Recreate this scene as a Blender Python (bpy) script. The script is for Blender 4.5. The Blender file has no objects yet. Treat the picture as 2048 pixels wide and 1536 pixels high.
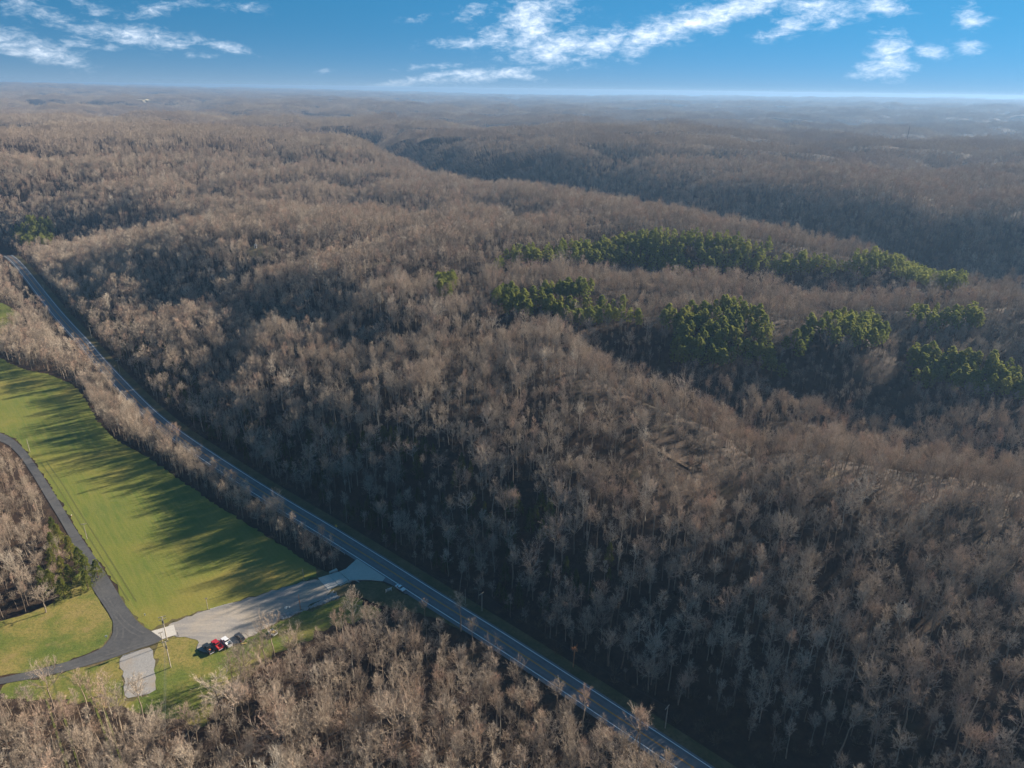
import bpy, bmesh, math, random
import numpy as np
from mathutils import Vector, Matrix
R = math.radians
random.seed(7)
rng = np.random.default_rng(11)
SC = bpy.context.scene
COL = SC.collection

SUN_E = 5.0
SUN_C = (1.0, .865, .70)
EXPOSURE = 1.65
DENOISE = True
SKY_S = 0.064
SKY_ZK, SKY_Z0 = 1.8, 0.60
SKY_TINT = (.30, .90, .94, 1)
CLOUD_LO = (5.5, 6.2, 7.2, 1)
CLOUD_HI = (7.5, 7.8, 8.2, 1)
HZ_K, HZ_A, HZ_C = 34.0, .48, (2.5, 2.9, 3.25, 1)
HAZE_D, HAZE_C, HAZE_G = 1.1e-4, (.22, .38, .62, 1), .25
NBARE, NPINE, LOD_D = 300, 300, 520.0
TWIG = [(0, (.265, .220, .170)), (.25, (.39, .320, .246)), (.5, (.485, .405, .313)), (.7, (.37, .286, .216)), (.88, (.445, .30, .22)), (1, (.56, .482, .382))]

# cloud lobes: azimuth, elevation, half widths, tilt (degrees), weight
CLOUD=[(0.94,4.27,2.02,2.11,0.0,1.1),(1.99,5.24,2.25,1.17,0.0,0.8),(2.79,2.83,3.15,1.03,8.0,1.1),(6.04,3.02,2.7,0.84,20.0,1.0),(9.21,3.52,2.25,0.94,25.0,1.1),(11.92,4.38,2.7,0.84,18.0,1.2),(14.57,4.98,2.7,0.8,18.0,1.2),(16.79,5.65,2.25,0.66,20.0,1.1),(-2.67,3.09,3.6,0.37,3.0,0.9),(-1.22,3.6,2.25,0.66,10.0,0.7),(20.66,5.28,2.7,0.66,-5.0,1.0),(19.24,4.32,2.02,0.61,20.0,1.0),(22.31,4.66,1.8,0.47,20.0,0.6),(24.27,5.39,1.57,0.66,-10.0,1.0),(25.44,2.39,1.35,1.03,-60.0,1.1),(24.57,1.49,1.12,0.56,0.0,0.9),(26.45,1.79,1.12,0.37,0.0,0.6),(27.74,2.52,1.12,0.42,-10.0,0.7),(29.52,4.48,0.99,0.66,-20.0,0.8),(29.92,2.73,0.9,0.47,-20.0,0.8),(-31.86,2.0,2.94,0.64,-20.0,0.92),(-33.33,2.36,2.2,0.71,-20.0,0.92),(-30.5,1.47,1.65,0.43,5.0,0.83),(-29.08,2.38,1.47,0.32,0.0,0.55),(-25.84,2.94,2.75,0.61,-5.0,0.97),(-24.12,2.56,1.84,0.36,0.0,0.74),(-20.7,2.52,1.47,0.32,-10.0,0.83),(-22.07,1.83,1.29,0.18,0.0,0.46),(-31.42,4.09,2.57,0.71,-15.0,0.55),(-28.14,4.41,1.84,0.5,-25.0,0.55),(-23.47,4.74,2.2,0.36,10.0,0.64),(-18.8,4.86,1.47,0.36,0.0,0.55),(-3.02,5.02,1.35,0.56,10.0,0.6),(-6.6,4.57,1.8,0.28,5.0,0.4),(-5.61,1.49,2.7,0.23,4.0,0.5),(-1.21,1.01,3.15,0.37,8.0,1.0),(-4.9,0.62,3.15,0.28,8.0,0.8),(-8.57,0.17,2.25,0.23,8.0,0.8),(-9.29,0.23,2.7,0.23,10.0,0.8),(-6.36,0.71,2.7,0.28,10.0,0.9),(-3.42,0.98,2.7,0.37,5.0,1.0),(0.27,0.9,1.8,0.28,-5.0,0.9),(-14.03,1.02,0.67,0.23,0.0,0.5),(-27.43,2.15,1.47,0.21,0.0,0.55),(-24.41,4.46,2.2,0.36,20.0,0.55),(-17.86,1.81,0.73,0.14,0.0,0.28)]

# ------------------------------------------------------------------ camera
CAM_H = 178.0
cd = bpy.data.cameras.new('camera')
cam = bpy.data.objects.new('camera', cd)
COL.objects.link(cam)
cd.sensor_width = 36.0
cd.lens = 36.0 * 1422.0 / 2048.0
cd.clip_start = 1.0
cd.clip_end = 60000.0
_f = Vector((0, math.cos(R(22.53)), -math.sin(R(22.53))))
_r0 = Vector((1, 0, 0)); _u0 = _r0.cross(_f)
_r = _r0 * math.cos(R(0.8)) + _u0 * math.sin(R(0.8))
_u = -_r0 * math.sin(R(0.8)) + _u0 * math.cos(R(0.8))
cam.matrix_world = Matrix(((_r.x, _u.x, -_f.x, 0), (_r.y, _u.y, -_f.y, 0), (_r.z, _u.z, -_f.z, CAM_H), (0, 0, 0, 1)))
SC.camera = cam

# ------------------------------------------------------------------ light, sky, exposure
SUN_AZ, SUN_EL = 35.0, 22.5          # azimuth from +X towards +Y
sd = Vector((math.cos(R(SUN_AZ)) * math.cos(R(SUN_EL)), math.sin(R(SUN_AZ)) * math.cos(R(SUN_EL)), math.sin(R(SUN_EL))))
sl = bpy.data.lights.new('sun', 'SUN')
sl.energy = SUN_E
sl.angle = R(0.53)
sl.color = SUN_C
sun = bpy.data.objects.new('sun', sl)
sun.rotation_euler = (-sd).to_track_quat('-Z', 'Y').to_euler()
COL.objects.link(sun)
SC.view_settings.view_transform = 'Standard'
SC.view_settings.look = 'None'
SC.view_settings.exposure = EXPOSURE
SC.view_settings.gamma = 1.0
SC.view_settings.use_curve_mapping = False
SC.cycles.max_bounces = 4
SC.cycles.diffuse_bounces = 2
SC.cycles.glossy_bounces = 2
SC.cycles.transmission_bounces = 2
SC.cycles.transparent_max_bounces = 4
SC.cycles.volume_bounces = 0
SC.cycles.use_denoising = DENOISE
SC.cycles.use_adaptive_sampling = True
SC.cycles.adaptive_threshold = 0.01

class NT:
    """small helper for building node trees"""
    def __init__(s, nt): s.nt = nt; s.n = nt.nodes; s.l = nt.links
    def new(s, t, **kw):
        n = s.n.new(t)
        for k, v in kw.items(): setattr(n, k, v)
        return n
    def put(s, sock, v):
        if hasattr(v, 'is_output') or isinstance(v, bpy.types.NodeSocket): s.l.new(v, sock)
        else: sock.default_value = v
    def math(s, op, a, b=None, c=None, clamp=False):
        n = s.new('ShaderNodeMath', operation=op, use_clamp=clamp)
        s.put(n.inputs[0], a)
        if b is not None: s.put(n.inputs[1], b)
        if c is not None: s.put(n.inputs[2], c)
        return n.outputs[0]
    def vmath(s, op, a, b=None):
        n = s.new('ShaderNodeVectorMath', operation=op)
        s.put(n.inputs[0], a)
        if b is not None: s.put(n.inputs[1], b)
        return n.outputs['Value'] if op in ('DOT_PRODUCT', 'LENGTH') else n.outputs[0]
    def mix(s, f, a, b, bt='MIX'):
        n = s.new('ShaderNodeMix', data_type='RGBA', blend_type=bt)
        s.put(n.inputs[0], f); s.put(n.inputs[6], a); s.put(n.inputs[7], b)
        return n.outputs[2]
    def noise(s, vec, scale, detail=4, rough=.55, dist=0.0):
        n = s.new('ShaderNodeTexNoise')
        if vec is not None: s.l.new(vec, n.inputs['Vector'])
        n.inputs['Scale'].default_value = scale; n.inputs['Detail'].default_value = detail
        n.inputs['Roughness'].default_value = rough; n.inputs['Distortion'].default_value = dist
        return n.outputs[0]
    def ramp(s, f, stops):
        n = s.new('ShaderNodeValToRGB'); e = n.color_ramp.elements
        while len(e) < len(stops): e.new(0.5)
        for q, (p, c) in zip(e, stops): q.position = p; q.color = (c[0], c[1], c[2], 1)
        s.put(n.inputs[0], f); return n.outputs[0]
    def mapr(s, v, a, b, c=0.0, d=1.0):
        n = s.new('ShaderNodeMapRange'); n.clamp = True
        s.put(n.inputs[0], v)
        for i, q in enumerate((a, b, c, d)): n.inputs[i + 1].default_value = q
        return n.outputs[0]

world = bpy.data.worlds.new('World')
SC.world = world
world.use_nodes = True
w = NT(world.node_tree); w.n.clear()
wo = w.new('ShaderNodeOutputWorld'); bg = w.new('ShaderNodeBackground')
bg.inputs['Strength'].default_value = SKY_S
w.l.new(bg.outputs[0], wo.inputs[0])
tc = w.new('ShaderNodeTexCoord')
sx = w.new('ShaderNodeSeparateXYZ'); w.l.new(tc.outputs['Generated'], sx.inputs[0])
zup = w.math('MAXIMUM', sx.outputs[2], 0.0)
cz = w.new('ShaderNodeCombineXYZ')
w.l.new(sx.outputs[0], cz.inputs[0]); w.l.new(sx.outputs[1], cz.inputs[1])
w.l.new(w.math('ADD', w.math('MULTIPLY', zup, SKY_ZK), SKY_Z0), cz.inputs[2])
sk = w.new('ShaderNodeTexSky'); sk.sky_type = 'NISHITA'; sk.sun_disc = False
sk.sun_elevation = R(SUN_EL); sk.sun_rotation = R(90 - SUN_AZ)
sk.altitude = 400; sk.air_density = 1.0; sk.dust_density = 0.1; sk.ozone_density = 3.0
w.l.new(w.vmath('NORMALIZE', cz.outputs[0]), sk.inputs[0])
skc = w.mix(1.0, sk.outputs[0], SKY_TINT, 'MULTIPLY')
# clouds: soft lobes in azimuth / elevation broken up by noise
az = w.math('MULTIPLY', w.math('ARCTAN2', sx.outputs[0], sx.outputs[1]), 57.29578)
el = w.math('MULTIPLY', w.math('ARCSINE', sx.outputs[2]), 57.29578)
ca = w.new('ShaderNodeCombineXYZ'); w.l.new(az, ca.inputs[0]); w.l.new(el, ca.inputs[1])
cn1 = w.noise(w.vmath('MULTIPLY', ca.outputs[0], (0.55, 1.5, 1)), 1.0, 9, .62, 0.6)
cn2 = w.noise(w.vmath('MULTIPLY', ca.outputs[0], (1.6, 3.2, 1)), 1.0, 6, .65, 0.4)
tot = None
for a, e, s1, s2, an, st in CLOUD:
    dx = w.math('SUBTRACT', az, a); dy = w.math('SUBTRACT', el, e)
    c, s_ = math.cos(R(an)), math.sin(R(an))
    u = w.math('ADD', w.math('MULTIPLY', dx, c / s1), w.math('MULTIPLY', dy, s_ / s1))
    v = w.math('ADD', w.math('MULTIPLY', dx, -s_ / s2), w.math('MULTIPLY', dy, c / s2))
    d2 = w.math('ADD', w.math('MULTIPLY', u, u), w.math('MULTIPLY', v, v))
    g = w.math('MULTIPLY', w.math('EXPONENT', w.math('MULTIPLY', d2, -0.9)), st)
    tot = g if tot is None else w.math('MAXIMUM', tot, g)
# beyond the frame the same scattered clouds go on
gen = w.math('MULTIPLY', w.mapr(w.noise(w.vmath('MULTIPLY', ca.outputs[0], (0.09, 0.25, 1)), 1.0, 5, .6), .56, .72), w.mapr(el, 6.5, 9.0))
tot = w.math('MAXIMUM', tot, gen)
dens = w.math('ADD', tot, w.math('MULTIPLY', w.math('SUBTRACT', cn1, 0.5), 2.0))
dens = w.math('ADD', dens, w.math('MULTIPLY', w.math('SUBTRACT', cn2, 0.5), 1.1))
dens = w.math('MULTIPLY', w.math('POWER', w.mapr(dens, 0.15, 1.6), 1.5), w.mapr(tot, 0.02, 0.22))
fade = w.mapr(el, -0.1, 1.2, 0.35, 0.93)
dens = w.math('MULTIPLY', dens, fade)
cl = w.mix(w.mapr(cn2, .3, .7), CLOUD_LO, CLOUD_HI)
# pale band of thick air low over the horizon
hz = w.math('MULTIPLY', w.math('EXPONENT', w.math('MULTIPLY', zup, -HZ_K)), HZ_A)
skc = w.mix(hz, skc, HZ_C)
w.l.new(w.mix(dens, skc, cl), bg.inputs[0])
world.cycles.sampling_method = 'MANUAL'
world.cycles.sample_map_resolution = 512

# ------------------------------------------------------------------ surveyed positions (metres; x right, y ahead, z up)
ROAD=[(-711.9,864.5),(-641.0,833.3),(-583.8,800.8),(-553.8,774.0),(-517.5,733.1),(-470.3,676.6),(-421.5,617.8),(-382.8,571.6),(-344.8,527.7),(-319.3,499.0),(-294.3,469.0),(-273.7,445.5),(-251.9,420.8),(-225.3,390.9),(-205.1,369.1),(-182.9,348.0),(-163.4,330.6),(-133.2,304.3),(-105.1,280.5),(-81.5,261.7),(-63.0,246.1),(-56.4,240.5),(-42.3,228.6),(-29.9,217.5),(-5.3,197.3),(15.9,178.7),(35.9,161.1),(46.6,151.5),(54.7,144.1),(75.9,124.8)]
SIDE=[(-297.4,356.9),(-280.6,348.7),(-269.6,342.4),(-254.7,329.5),(-236.9,311.4),(-211.9,285.1),(-188.1,259.1),(-166.2,236.7),(-156.3,226.4),(-145.2,214.3),(-137.4,206.2),(-132.9,201.8),(-127.0,197.6),(-121.6,195.5),(-119.9,193.1),(-122.0,190.8),(-126.7,188.2),(-132.6,184.1),(-142.3,179.1),(-152.2,175.2),(-162.4,172.3),(-170.3,169.9),(-172.0,172.4),(-164.0,174.8),(-150.2,180.5),(-145.1,183.2),(-140.6,186.5),(-138.3,189.1),(-138.2,195.1),(-141.3,201.4),(-145.8,206.5),(-156.5,217.2),(-169.9,231.7),(-183.3,248.9),(-198.4,265.4),(-213.7,281.5),(-234.7,304.0),(-251.6,321.4),(-268.5,336.5),(-288.9,344.8)]
DRIVE=[(-75.1,228.2),(-85.8,222.2),(-94.0,216.8),(-103.7,212.3),(-110.2,208.6),(-119.7,202.3),(-120.8,200.8),(-120.6,199.5),(-117.9,195.0),(-115.9,194.6),(-113.5,194.6),(-110.8,194.0),(-106.9,192.1),(-106.4,188.6),(-102.4,187.0),(-97.2,190.1),(-91.5,193.6),(-87.6,197.4),(-84.5,201.5),(-82.5,204.9),(-76.7,208.8),(-72.0,213.3),(-68.8,217.9),(-67.2,220.8)]
LOT=[(-130.9,184.4),(-126.5,187.7),(-122.2,189.9),(-116.1,179.3),(-111.6,171.2),(-113.4,168.9),(-120.3,167.6),(-122.5,171.6),(-123.2,174.5),(-127.0,179.1)]
PAD=[(-125.7,197.1),(-119.3,200.5),(-116.2,195.6),(-119.9,193.3)]
SLAB=[(-74.9,227.7),(-67.8,231.8),(-62.7,226.6),(-69.1,220.5)]
APRON=[(-67.6,231.8),(-65.3,233.8),(-63.8,237.0),(-62.3,240.4),(-48.6,228.5),(-49.4,226.4),(-54.0,227.0),(-58.3,227.0),(-62.4,226.6)]
LEDGE=[(-71.5,231.4),(-69.1,233.7),(-68.3,232.6),(-71.1,230.5)]
PULL=[(-49.4,226.4),(-48.6,228.5),(-29.4,212.8),(-31.5,214.7),(-36.5,218.9),(-39.6,219.1),(-42.5,221.9),(-45.6,224.3),(-48.4,226.0)]
FIELD=[(-512.5,544.6),(-490.2,620.9),(-449.2,600.1),(-423.8,579.9),(-400.5,558.1),(-393.9,530.5),(-371.8,479.3),(-357.6,463.4),(-341.0,451.4),(-320.6,439.2),(-305.6,435.2),(-277.8,415.6),(-264.1,400.2),(-252.3,385.6),(-240.5,370.6),(-219.3,346.9),(-206.2,337.2),(-185.7,322.3),(-164.7,304.0),(-146.3,289.0),(-129.0,274.4),(-110.3,260.6),(-96.4,249.2),(-83.2,239.2),(-76.6,231.9),(-76.0,228.8),(-86.0,222.6),(-94.2,217.2),(-103.8,212.7),(-110.4,209.2),(-120.9,203.1),(-125.3,198.9),(-126.8,198.0),(-132.5,202.1),(-137.2,206.5),(-145.0,214.5),(-156.1,226.7),(-166.0,237.0),(-187.9,259.5),(-211.7,285.5),(-236.7,311.9),(-254.5,330.1),(-269.9,343.5),(-281.8,350.5),(-303.2,361.2),(-427.4,388.4)]
LAWN1=[(-169.9,224.0),(-169.3,230.8),(-156.2,216.6),(-145.7,206.0),(-141.5,201.1),(-138.5,195.1),(-138.7,189.6),(-141.0,187.0),(-145.4,183.7),(-150.4,180.9),(-159.2,177.2),(-167.1,174.5),(-177.7,180.4),(-178.2,189.5),(-182.9,200.3),(-176.4,204.1),(-171.2,208.7),(-168.2,212.1),(-168.7,218.6)]
LAWN2=[(-162.0,171.7),(-151.9,174.8),(-142.0,178.6),(-132.4,183.7),(-130.8,184.2),(-126.9,178.9),(-123.5,174.5),(-122.7,171.6),(-120.1,167.2),(-113.2,168.5),(-111.2,171.0),(-122.0,189.7),(-119.5,192.6),(-116.1,195.1),(-110.7,193.7),(-107.1,191.9),(-106.6,188.5),(-102.2,186.5),(-97.0,189.7),(-91.3,193.1),(-87.1,197.1),(-84.0,200.7),(-76.2,207.2),(-66.9,213.9),(-60.3,218.1),(-50.5,211.2),(-45.2,207.3),(-57.1,203.1),(-66.7,198.5),(-71.8,191.6),(-78.0,189.1),(-81.6,184.4),(-87.9,178.8),(-90.1,167.4),(-91.3,158.8),(-96.8,157.4),(-103.7,159.5),(-116.1,163.0),(-127.8,164.7),(-142.8,166.4),(-158.2,166.2)]
VERGE=[(-61.4,223.3),(-58.2,226.4),(-53.9,226.4),(-49.4,226.0),(-45.5,223.7),(-42.4,221.4),(-39.1,218.5),(-36.1,218.3),(-30.2,213.0),(-10.0,197.7),(-11.7,196.4),(-24.9,205.0),(-36.4,209.6),(-47.9,212.1),(-56.2,216.7)]
RIPRAP=[(-83.3,206.5),(-76.7,208.8),(-70.7,214.1),(-67.0,220.5),(-62.4,223.3),(-60.1,221.6),(-62.2,218.0),(-68.6,213.3),(-76.5,208.2),(-80.1,205.0),(-82.2,204.1)]
CREEK=[(-241.1,366.5),(-208.5,336.6),(-175.2,310.6),(-144.0,283.4),(-111.5,256.5),(-92.5,243.1),(-75.5,232.9),(-69.0,228.9),(-63.9,223.9),(-58.0,218.1),(-47.6,210.5),(-31.8,202.3),(-20.2,192.6)]
BASE=[(-152.1,209.1),(-141.0,228.3),(-93.3,239.0),(-75.8,234.2),(-61.8,225.1),(-57.5,219.3),(-68.1,204.2),(-78.3,190.0),(-88.6,167.4),(-103.7,159.5),(-120.2,164.9),(-141.9,178.4),(-138.0,187.9)]
ARC1=[(-148.3,177.7),(-143.9,176.2),(-140.3,174.2),(-136.1,170.6)]
ARC2=[(-145.3,178.6),(-141.0,176.9),(-137.2,174.5),(-133.3,170.6)]
FTRK=[[(-238.3,316.5),(-218.3,295.8),(-194.1,269.5),(-172.1,245.7),(-154.2,226.4),(-140.0,211.3)],[(-236.7,318.1),(-217.3,298.2),(-192.6,271.2),(-170.6,247.5),(-152.7,228.0),(-137.9,211.9)],[(-129.5,204.0),(-120.8,208.9),(-110.4,215.3),(-97.9,222.5),(-84.5,229.5)],[(-132.2,206.0),(-123.6,211.1),(-112.4,217.8),(-99.7,225.2),(-86.3,232.3)]]
JARC=[[(-163.3,227.8),(-150.5,214.7),(-141.3,205.3),(-134.9,199.7),(-127.3,195.8),(-121.6,194.0)],[(-163.4,226.2),(-151.3,213.8),(-141.6,203.7),(-134.9,197.7),(-127.3,193.6),(-121.9,192.5)],[(-149.4,209.2),(-140.5,201.6),(-136.4,195.7),(-135.8,190.3),(-139.5,186.1),(-147.2,181.8)],[(-149.1,211.7),(-139.5,202.7),(-134.0,195.2),(-133.2,189.4),(-136.8,185.7),(-145.0,181.0)],[(-121.1,193.0),(-126.7,191.0),(-132.5,187.1),(-139.4,182.9),(-149.6,177.6)],[(-120.7,192.1),(-125.7,189.6),(-131.0,186.0),(-138.0,181.8),(-148.3,176.8)]]
RAIL=[(-123.5,291.0),(-104.3,275.0),(-86.8,260.4),(-68.2,245.0)]
PT={'truck_black':[(-103.9,190.2),(-100.4,187.0)],'truck_red':[(-101.8,192.3),(-97.9,188.5)],'truck_white':[(-99.1,193.9),(-95.1,189.7)],'suv':[(-95.1,195.7),(-91.7,192.6)],'sedan':[(-43.6,223.7),(-39.9,219.8)],'trailer':[(-84.0,197.9),(-81.5,195.5)],'poleA':[(-118.4,193.1)],'poleB':[(-111.4,180.5)],'poleC':[(-118.3,190.2)],'p1':[(47.8,159.1)],'p2':[(-9.9,210.1)],'p2b':[(-16.3,214.4)],'snag':[(21.7,183.2)],'f1':[(-110.5,208.9)],'f2':[(-80.0,226.2)],'f3':[(-178.7,251.6)],'f4':[(-250.7,327.4)],'f5':[(-276.6,415.7)],'orange':[(-76.8,209.9)],'sale':[(-45.9,220.1)],'yel':[(-75.4,260.7)],'white':[(-139.5,193.4)],'white2':[(-131.7,205.0)],'hyd':[(-194.9,268.3)],'log':[(-95.0,153.3),(-94.7,155.6)],'curb':[(-109.8,208.9),(-102.7,212.6)],'plank':[(-91.0,191.7),(-90.0,192.2)],'rocks':[(-82.3,210.3),(-81.1,210.6)],'lone':[(-168.3,206.1)],'post':[(-115.2,194.8)],'r1':[(-16.9,199.5)],'q5':[(-260.6,437.8)],'q6':[(-424.6,624.3)],'q7':[(-319.1,509.4)],'q3':[(-79.4,248.8)],'q4':[(-141.8,303.6)]}
CTRL=[(-228.6,627.6,52.8),(-295.7,695.1,49.9),(-114.8,542.5,52.8),(-77.4,619.0,55.7),(-12.6,636.7,57.6),(-198.6,734.6,51.8),(-389.4,761.5,28.8),(-422.0,716.1,11.5),(-285.7,563.9,14.4),(-206.8,488.3,22.1),(-145.7,419.2,25.0),(-129.1,459.8,46.1),(-82.7,423.5,44.2),(-59.9,351.5,33.6),(-80.3,317.7,20.2),(-116.0,355.7,19.2),(-32.0,285.7,31.7),(-15.1,263.2,26.9),(-49.5,406.8,49.9),(-25.0,451.7,49.9),(15.0,364.6,47.0),(30.4,315.4,43.2),(61.7,286.6,42.2),(88.0,275.4,40.3),(114.1,269.6,40.3),(139.7,238.9,42.2),(187.3,223.6,40.3),(220.8,208.5,40.3),(40.9,348.1,42.2),(55.9,359.4,36.5),(98.7,362.5,24.0),(132.3,362.0,20.2),(184.5,353.5,18.2),(236.9,348.4,15.4),(309.6,335.8,11.5),(70.8,433.5,49.9),(137.7,472.4,49.9),(125.2,396.5,40.3),(176.8,419.2,46.1),(228.9,431.9,46.1),(257.4,396.6,42.2),(295.9,387.3,38.4),(351.1,364.2,34.6),(79.1,385.9,40.3),(-10.5,536.4,57.6),(117.1,613.5,59.5),(208.9,577.7,57.6),(285.6,549.4,55.7),(343.0,525.3,49.9),(107.3,550.8,46.1),(222.6,540.8,40.3),(295.1,529.5,38.4),(379.8,512.8,34.6),(-75.3,847.3,57.6),(56.6,911.6,59.5),(146.1,780.5,59.5),(215.9,655.5,59.5),(276.0,582.1,57.6),(365.4,497.7,49.9),(415.6,446.7,44.2),(136.5,1189.0,63.4),(226.7,1044.4,67.2),(291.0,907.9,71.0),(345.4,812.3,71.0),(389.9,734.1,71.0),(444.7,627.0,71.0),(381.3,1204.2,69.1),(521.5,998.0,71.0),(607.7,873.3,69.1),(61.4,1308.4,63.4),(587.5,664.5,65.3),(182.0,1604.0,59.5),(-221.3,981.1,49.9),(-356.1,981.6,48.0),(-448.7,892.7,46.1),(-598.0,932.9,38.4),(-707.7,903.4,28.8),(-355.2,1221.4,57.6),(-570.5,1151.7,53.8),(-778.2,1109.6,48.0)]
TRACK=[(31.8,292.7),(37.1,289.6),(45.2,283.0),(51.9,276.6),(60.2,269.0),(71.9,264.4),(83.4,260.3),(96.4,255.9),(108.4,255.1)]
CLEAR=[(-233.7,611.5),(-225.5,625.5),(-202.9,609.3),(-205.2,596.4),(-222.3,597.3)]
CLEAR2=[(-128.2,533.7),(-111.0,543.4),(-86.8,536.3),(-108.1,528.3)]
HUT=[(-223.9,614.4),(-233.5,615.9)]
FARF=[[(1049.0,1929.0),(1136.0,2080.0),(1179.0,2069.0),(1101.0,1957.0)],[(1388.0,2315.0),(1468.0,2396.0),(1425.0,2323.0)],[(-2342.0,4697.0),(-2334.0,4862.0),(-2197.0,4573.0)],[(-723.0,5305.0),(-657.0,5512.0),(-619.0,5141.0)],[(-2087.0,4720.0),(-2085.0,4876.0),(-1986.0,4641.0)]]
MAST=[(1228.0,6356.0),(870.0,1672.0)]
CARVE=[([(-420,1850),(-300,1600),(-150,1370),(-40,1210),(60,1080),(150,950),(236,836),(316,726),(392,664),(500,600),(640,530),(860,420)],76,80),([(48,385),(62,358),(90,335),(135,316),(185,302),(250,288),(340,272),(460,250)],20,23),([(-78.0,398.0),(-145.0,469.0),(-190.0,502.0),(-231.0,531.0),(-268.0,537.0)],15,20),([(-92.0,784.0),(-154.0,829.0),(-228.0,849.0),(-290.0,821.0),(-365.0,811.0),(-447.0,829.0),(-504.0,799.0)],26,38),([(12.0,514.0),(65.0,528.0),(124.0,537.0),(181.0,534.0),(248.0,513.0),(338.0,481.0),(388.0,455.0)],10,17),([(142.0,368.0),(172.0,367.0),(192.0,351.0),(199.0,315.0)],16,20),([(66.0,392.0),(81.0,364.0),(99.0,347.0)],14,18),([(-179.0,390.0),(-184.0,453.0),(-171.0,497.0)],9,18)]
PINE={'A':[(-17.9,531.2),(-10.7,545.9),(12.7,563.7),(31.7,573.4),(51.4,584.4),(71.4,591.5),(97.8,587.5),(123.0,579.0),(143.5,570.4),(164.6,566.4),(188.1,564.8),(211.9,564.2),(231.4,566.6),(249.5,565.3),(267.3,563.7),(303.4,571.3),(416.6,704.0),(332.1,506.4),(326.0,500.3),(314.8,535.9),(300.0,544.3),(280.2,544.4),(261.9,547.3),(244.1,551.3),(225.9,554.8),(205.4,553.0),(179.7,551.9),(154.3,551.6),(131.2,553.8),(108.5,558.6),(89.4,566.6),(69.1,566.1),(48.6,561.6),(28.3,551.0),(8.6,543.2)],'As':[(77.9,594.4),(93.7,604.3),(126.1,599.0),(149.4,591.8),(173.5,589.1),(190.4,579.4),(208.6,574.6),(202.3,566.2),(184.0,568.7),(165.4,570.7),(144.2,574.5),(123.3,581.2),(91.3,584.6)],'B':[(-19.5,437.8),(-8.6,448.3),(17.1,448.5),(35.0,450.5),(53.3,455.9),(52.5,446.6),(37.6,440.9),(23.1,436.1),(38.8,432.1),(61.9,417.2),(76.7,415.3),(91.4,414.2),(113.8,420.5),(139.8,426.0),(143.0,415.5),(153.5,404.4),(151.3,388.1),(164.6,380.8),(150.3,380.9),(135.8,380.7),(119.5,374.8),(105.1,374.2),(89.8,383.5),(88.6,396.0),(84.7,409.3),(69.0,412.9),(52.4,412.2),(38.4,424.4),(22.8,424.8),(8.8,423.1),(-5.0,422.2)],'C':[(159.7,399.6),(183.5,408.7),(217.3,449.3),(235.8,455.2),(225.8,406.8),(216.0,390.6),(196.9,395.5),(178.6,392.4),(160.3,388.9)],'D':[(248.5,441.3),(264.4,442.4),(278.1,436.3),(293.1,432.6),(282.8,418.5),(269.3,421.3),(256.3,425.3)],'E':[(229.7,394.3),(250.8,395.5),(264.3,389.7),(276.5,382.6),(288.1,375.4),(300.0,371.4),(312.6,368.5),(324.9,365.6),(313.6,348.5),(301.7,351.1),(288.7,352.5),(276.5,354.9),(265.2,357.9),(255.1,363.0),(245.6,372.9),(231.9,377.1)],'F':[(-587.9,832.0),(-575.6,854.0),(-537.8,841.2),(-523.7,801.2),(-550.7,789.8)],'Gs':[(-55.5,493.7),(-43.6,499.7),(-37.6,446.8),(-48.4,442.9)],'Hs':[(23.1,434.3),(39.1,437.3),(55.5,442.4),(72.2,447.0),(71.7,442.1),(55.1,437.5),(38.9,433.8),(23.0,429.6)]}

# ------------------------------------------------------------------ helpers
def tag(o, label=None, cat=None, group=None, kind=None):
    if label: o['label'] = label
    if cat: o['category'] = cat
    if group: o['group'] = group
    if kind: o['kind'] = kind
    return o

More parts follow.
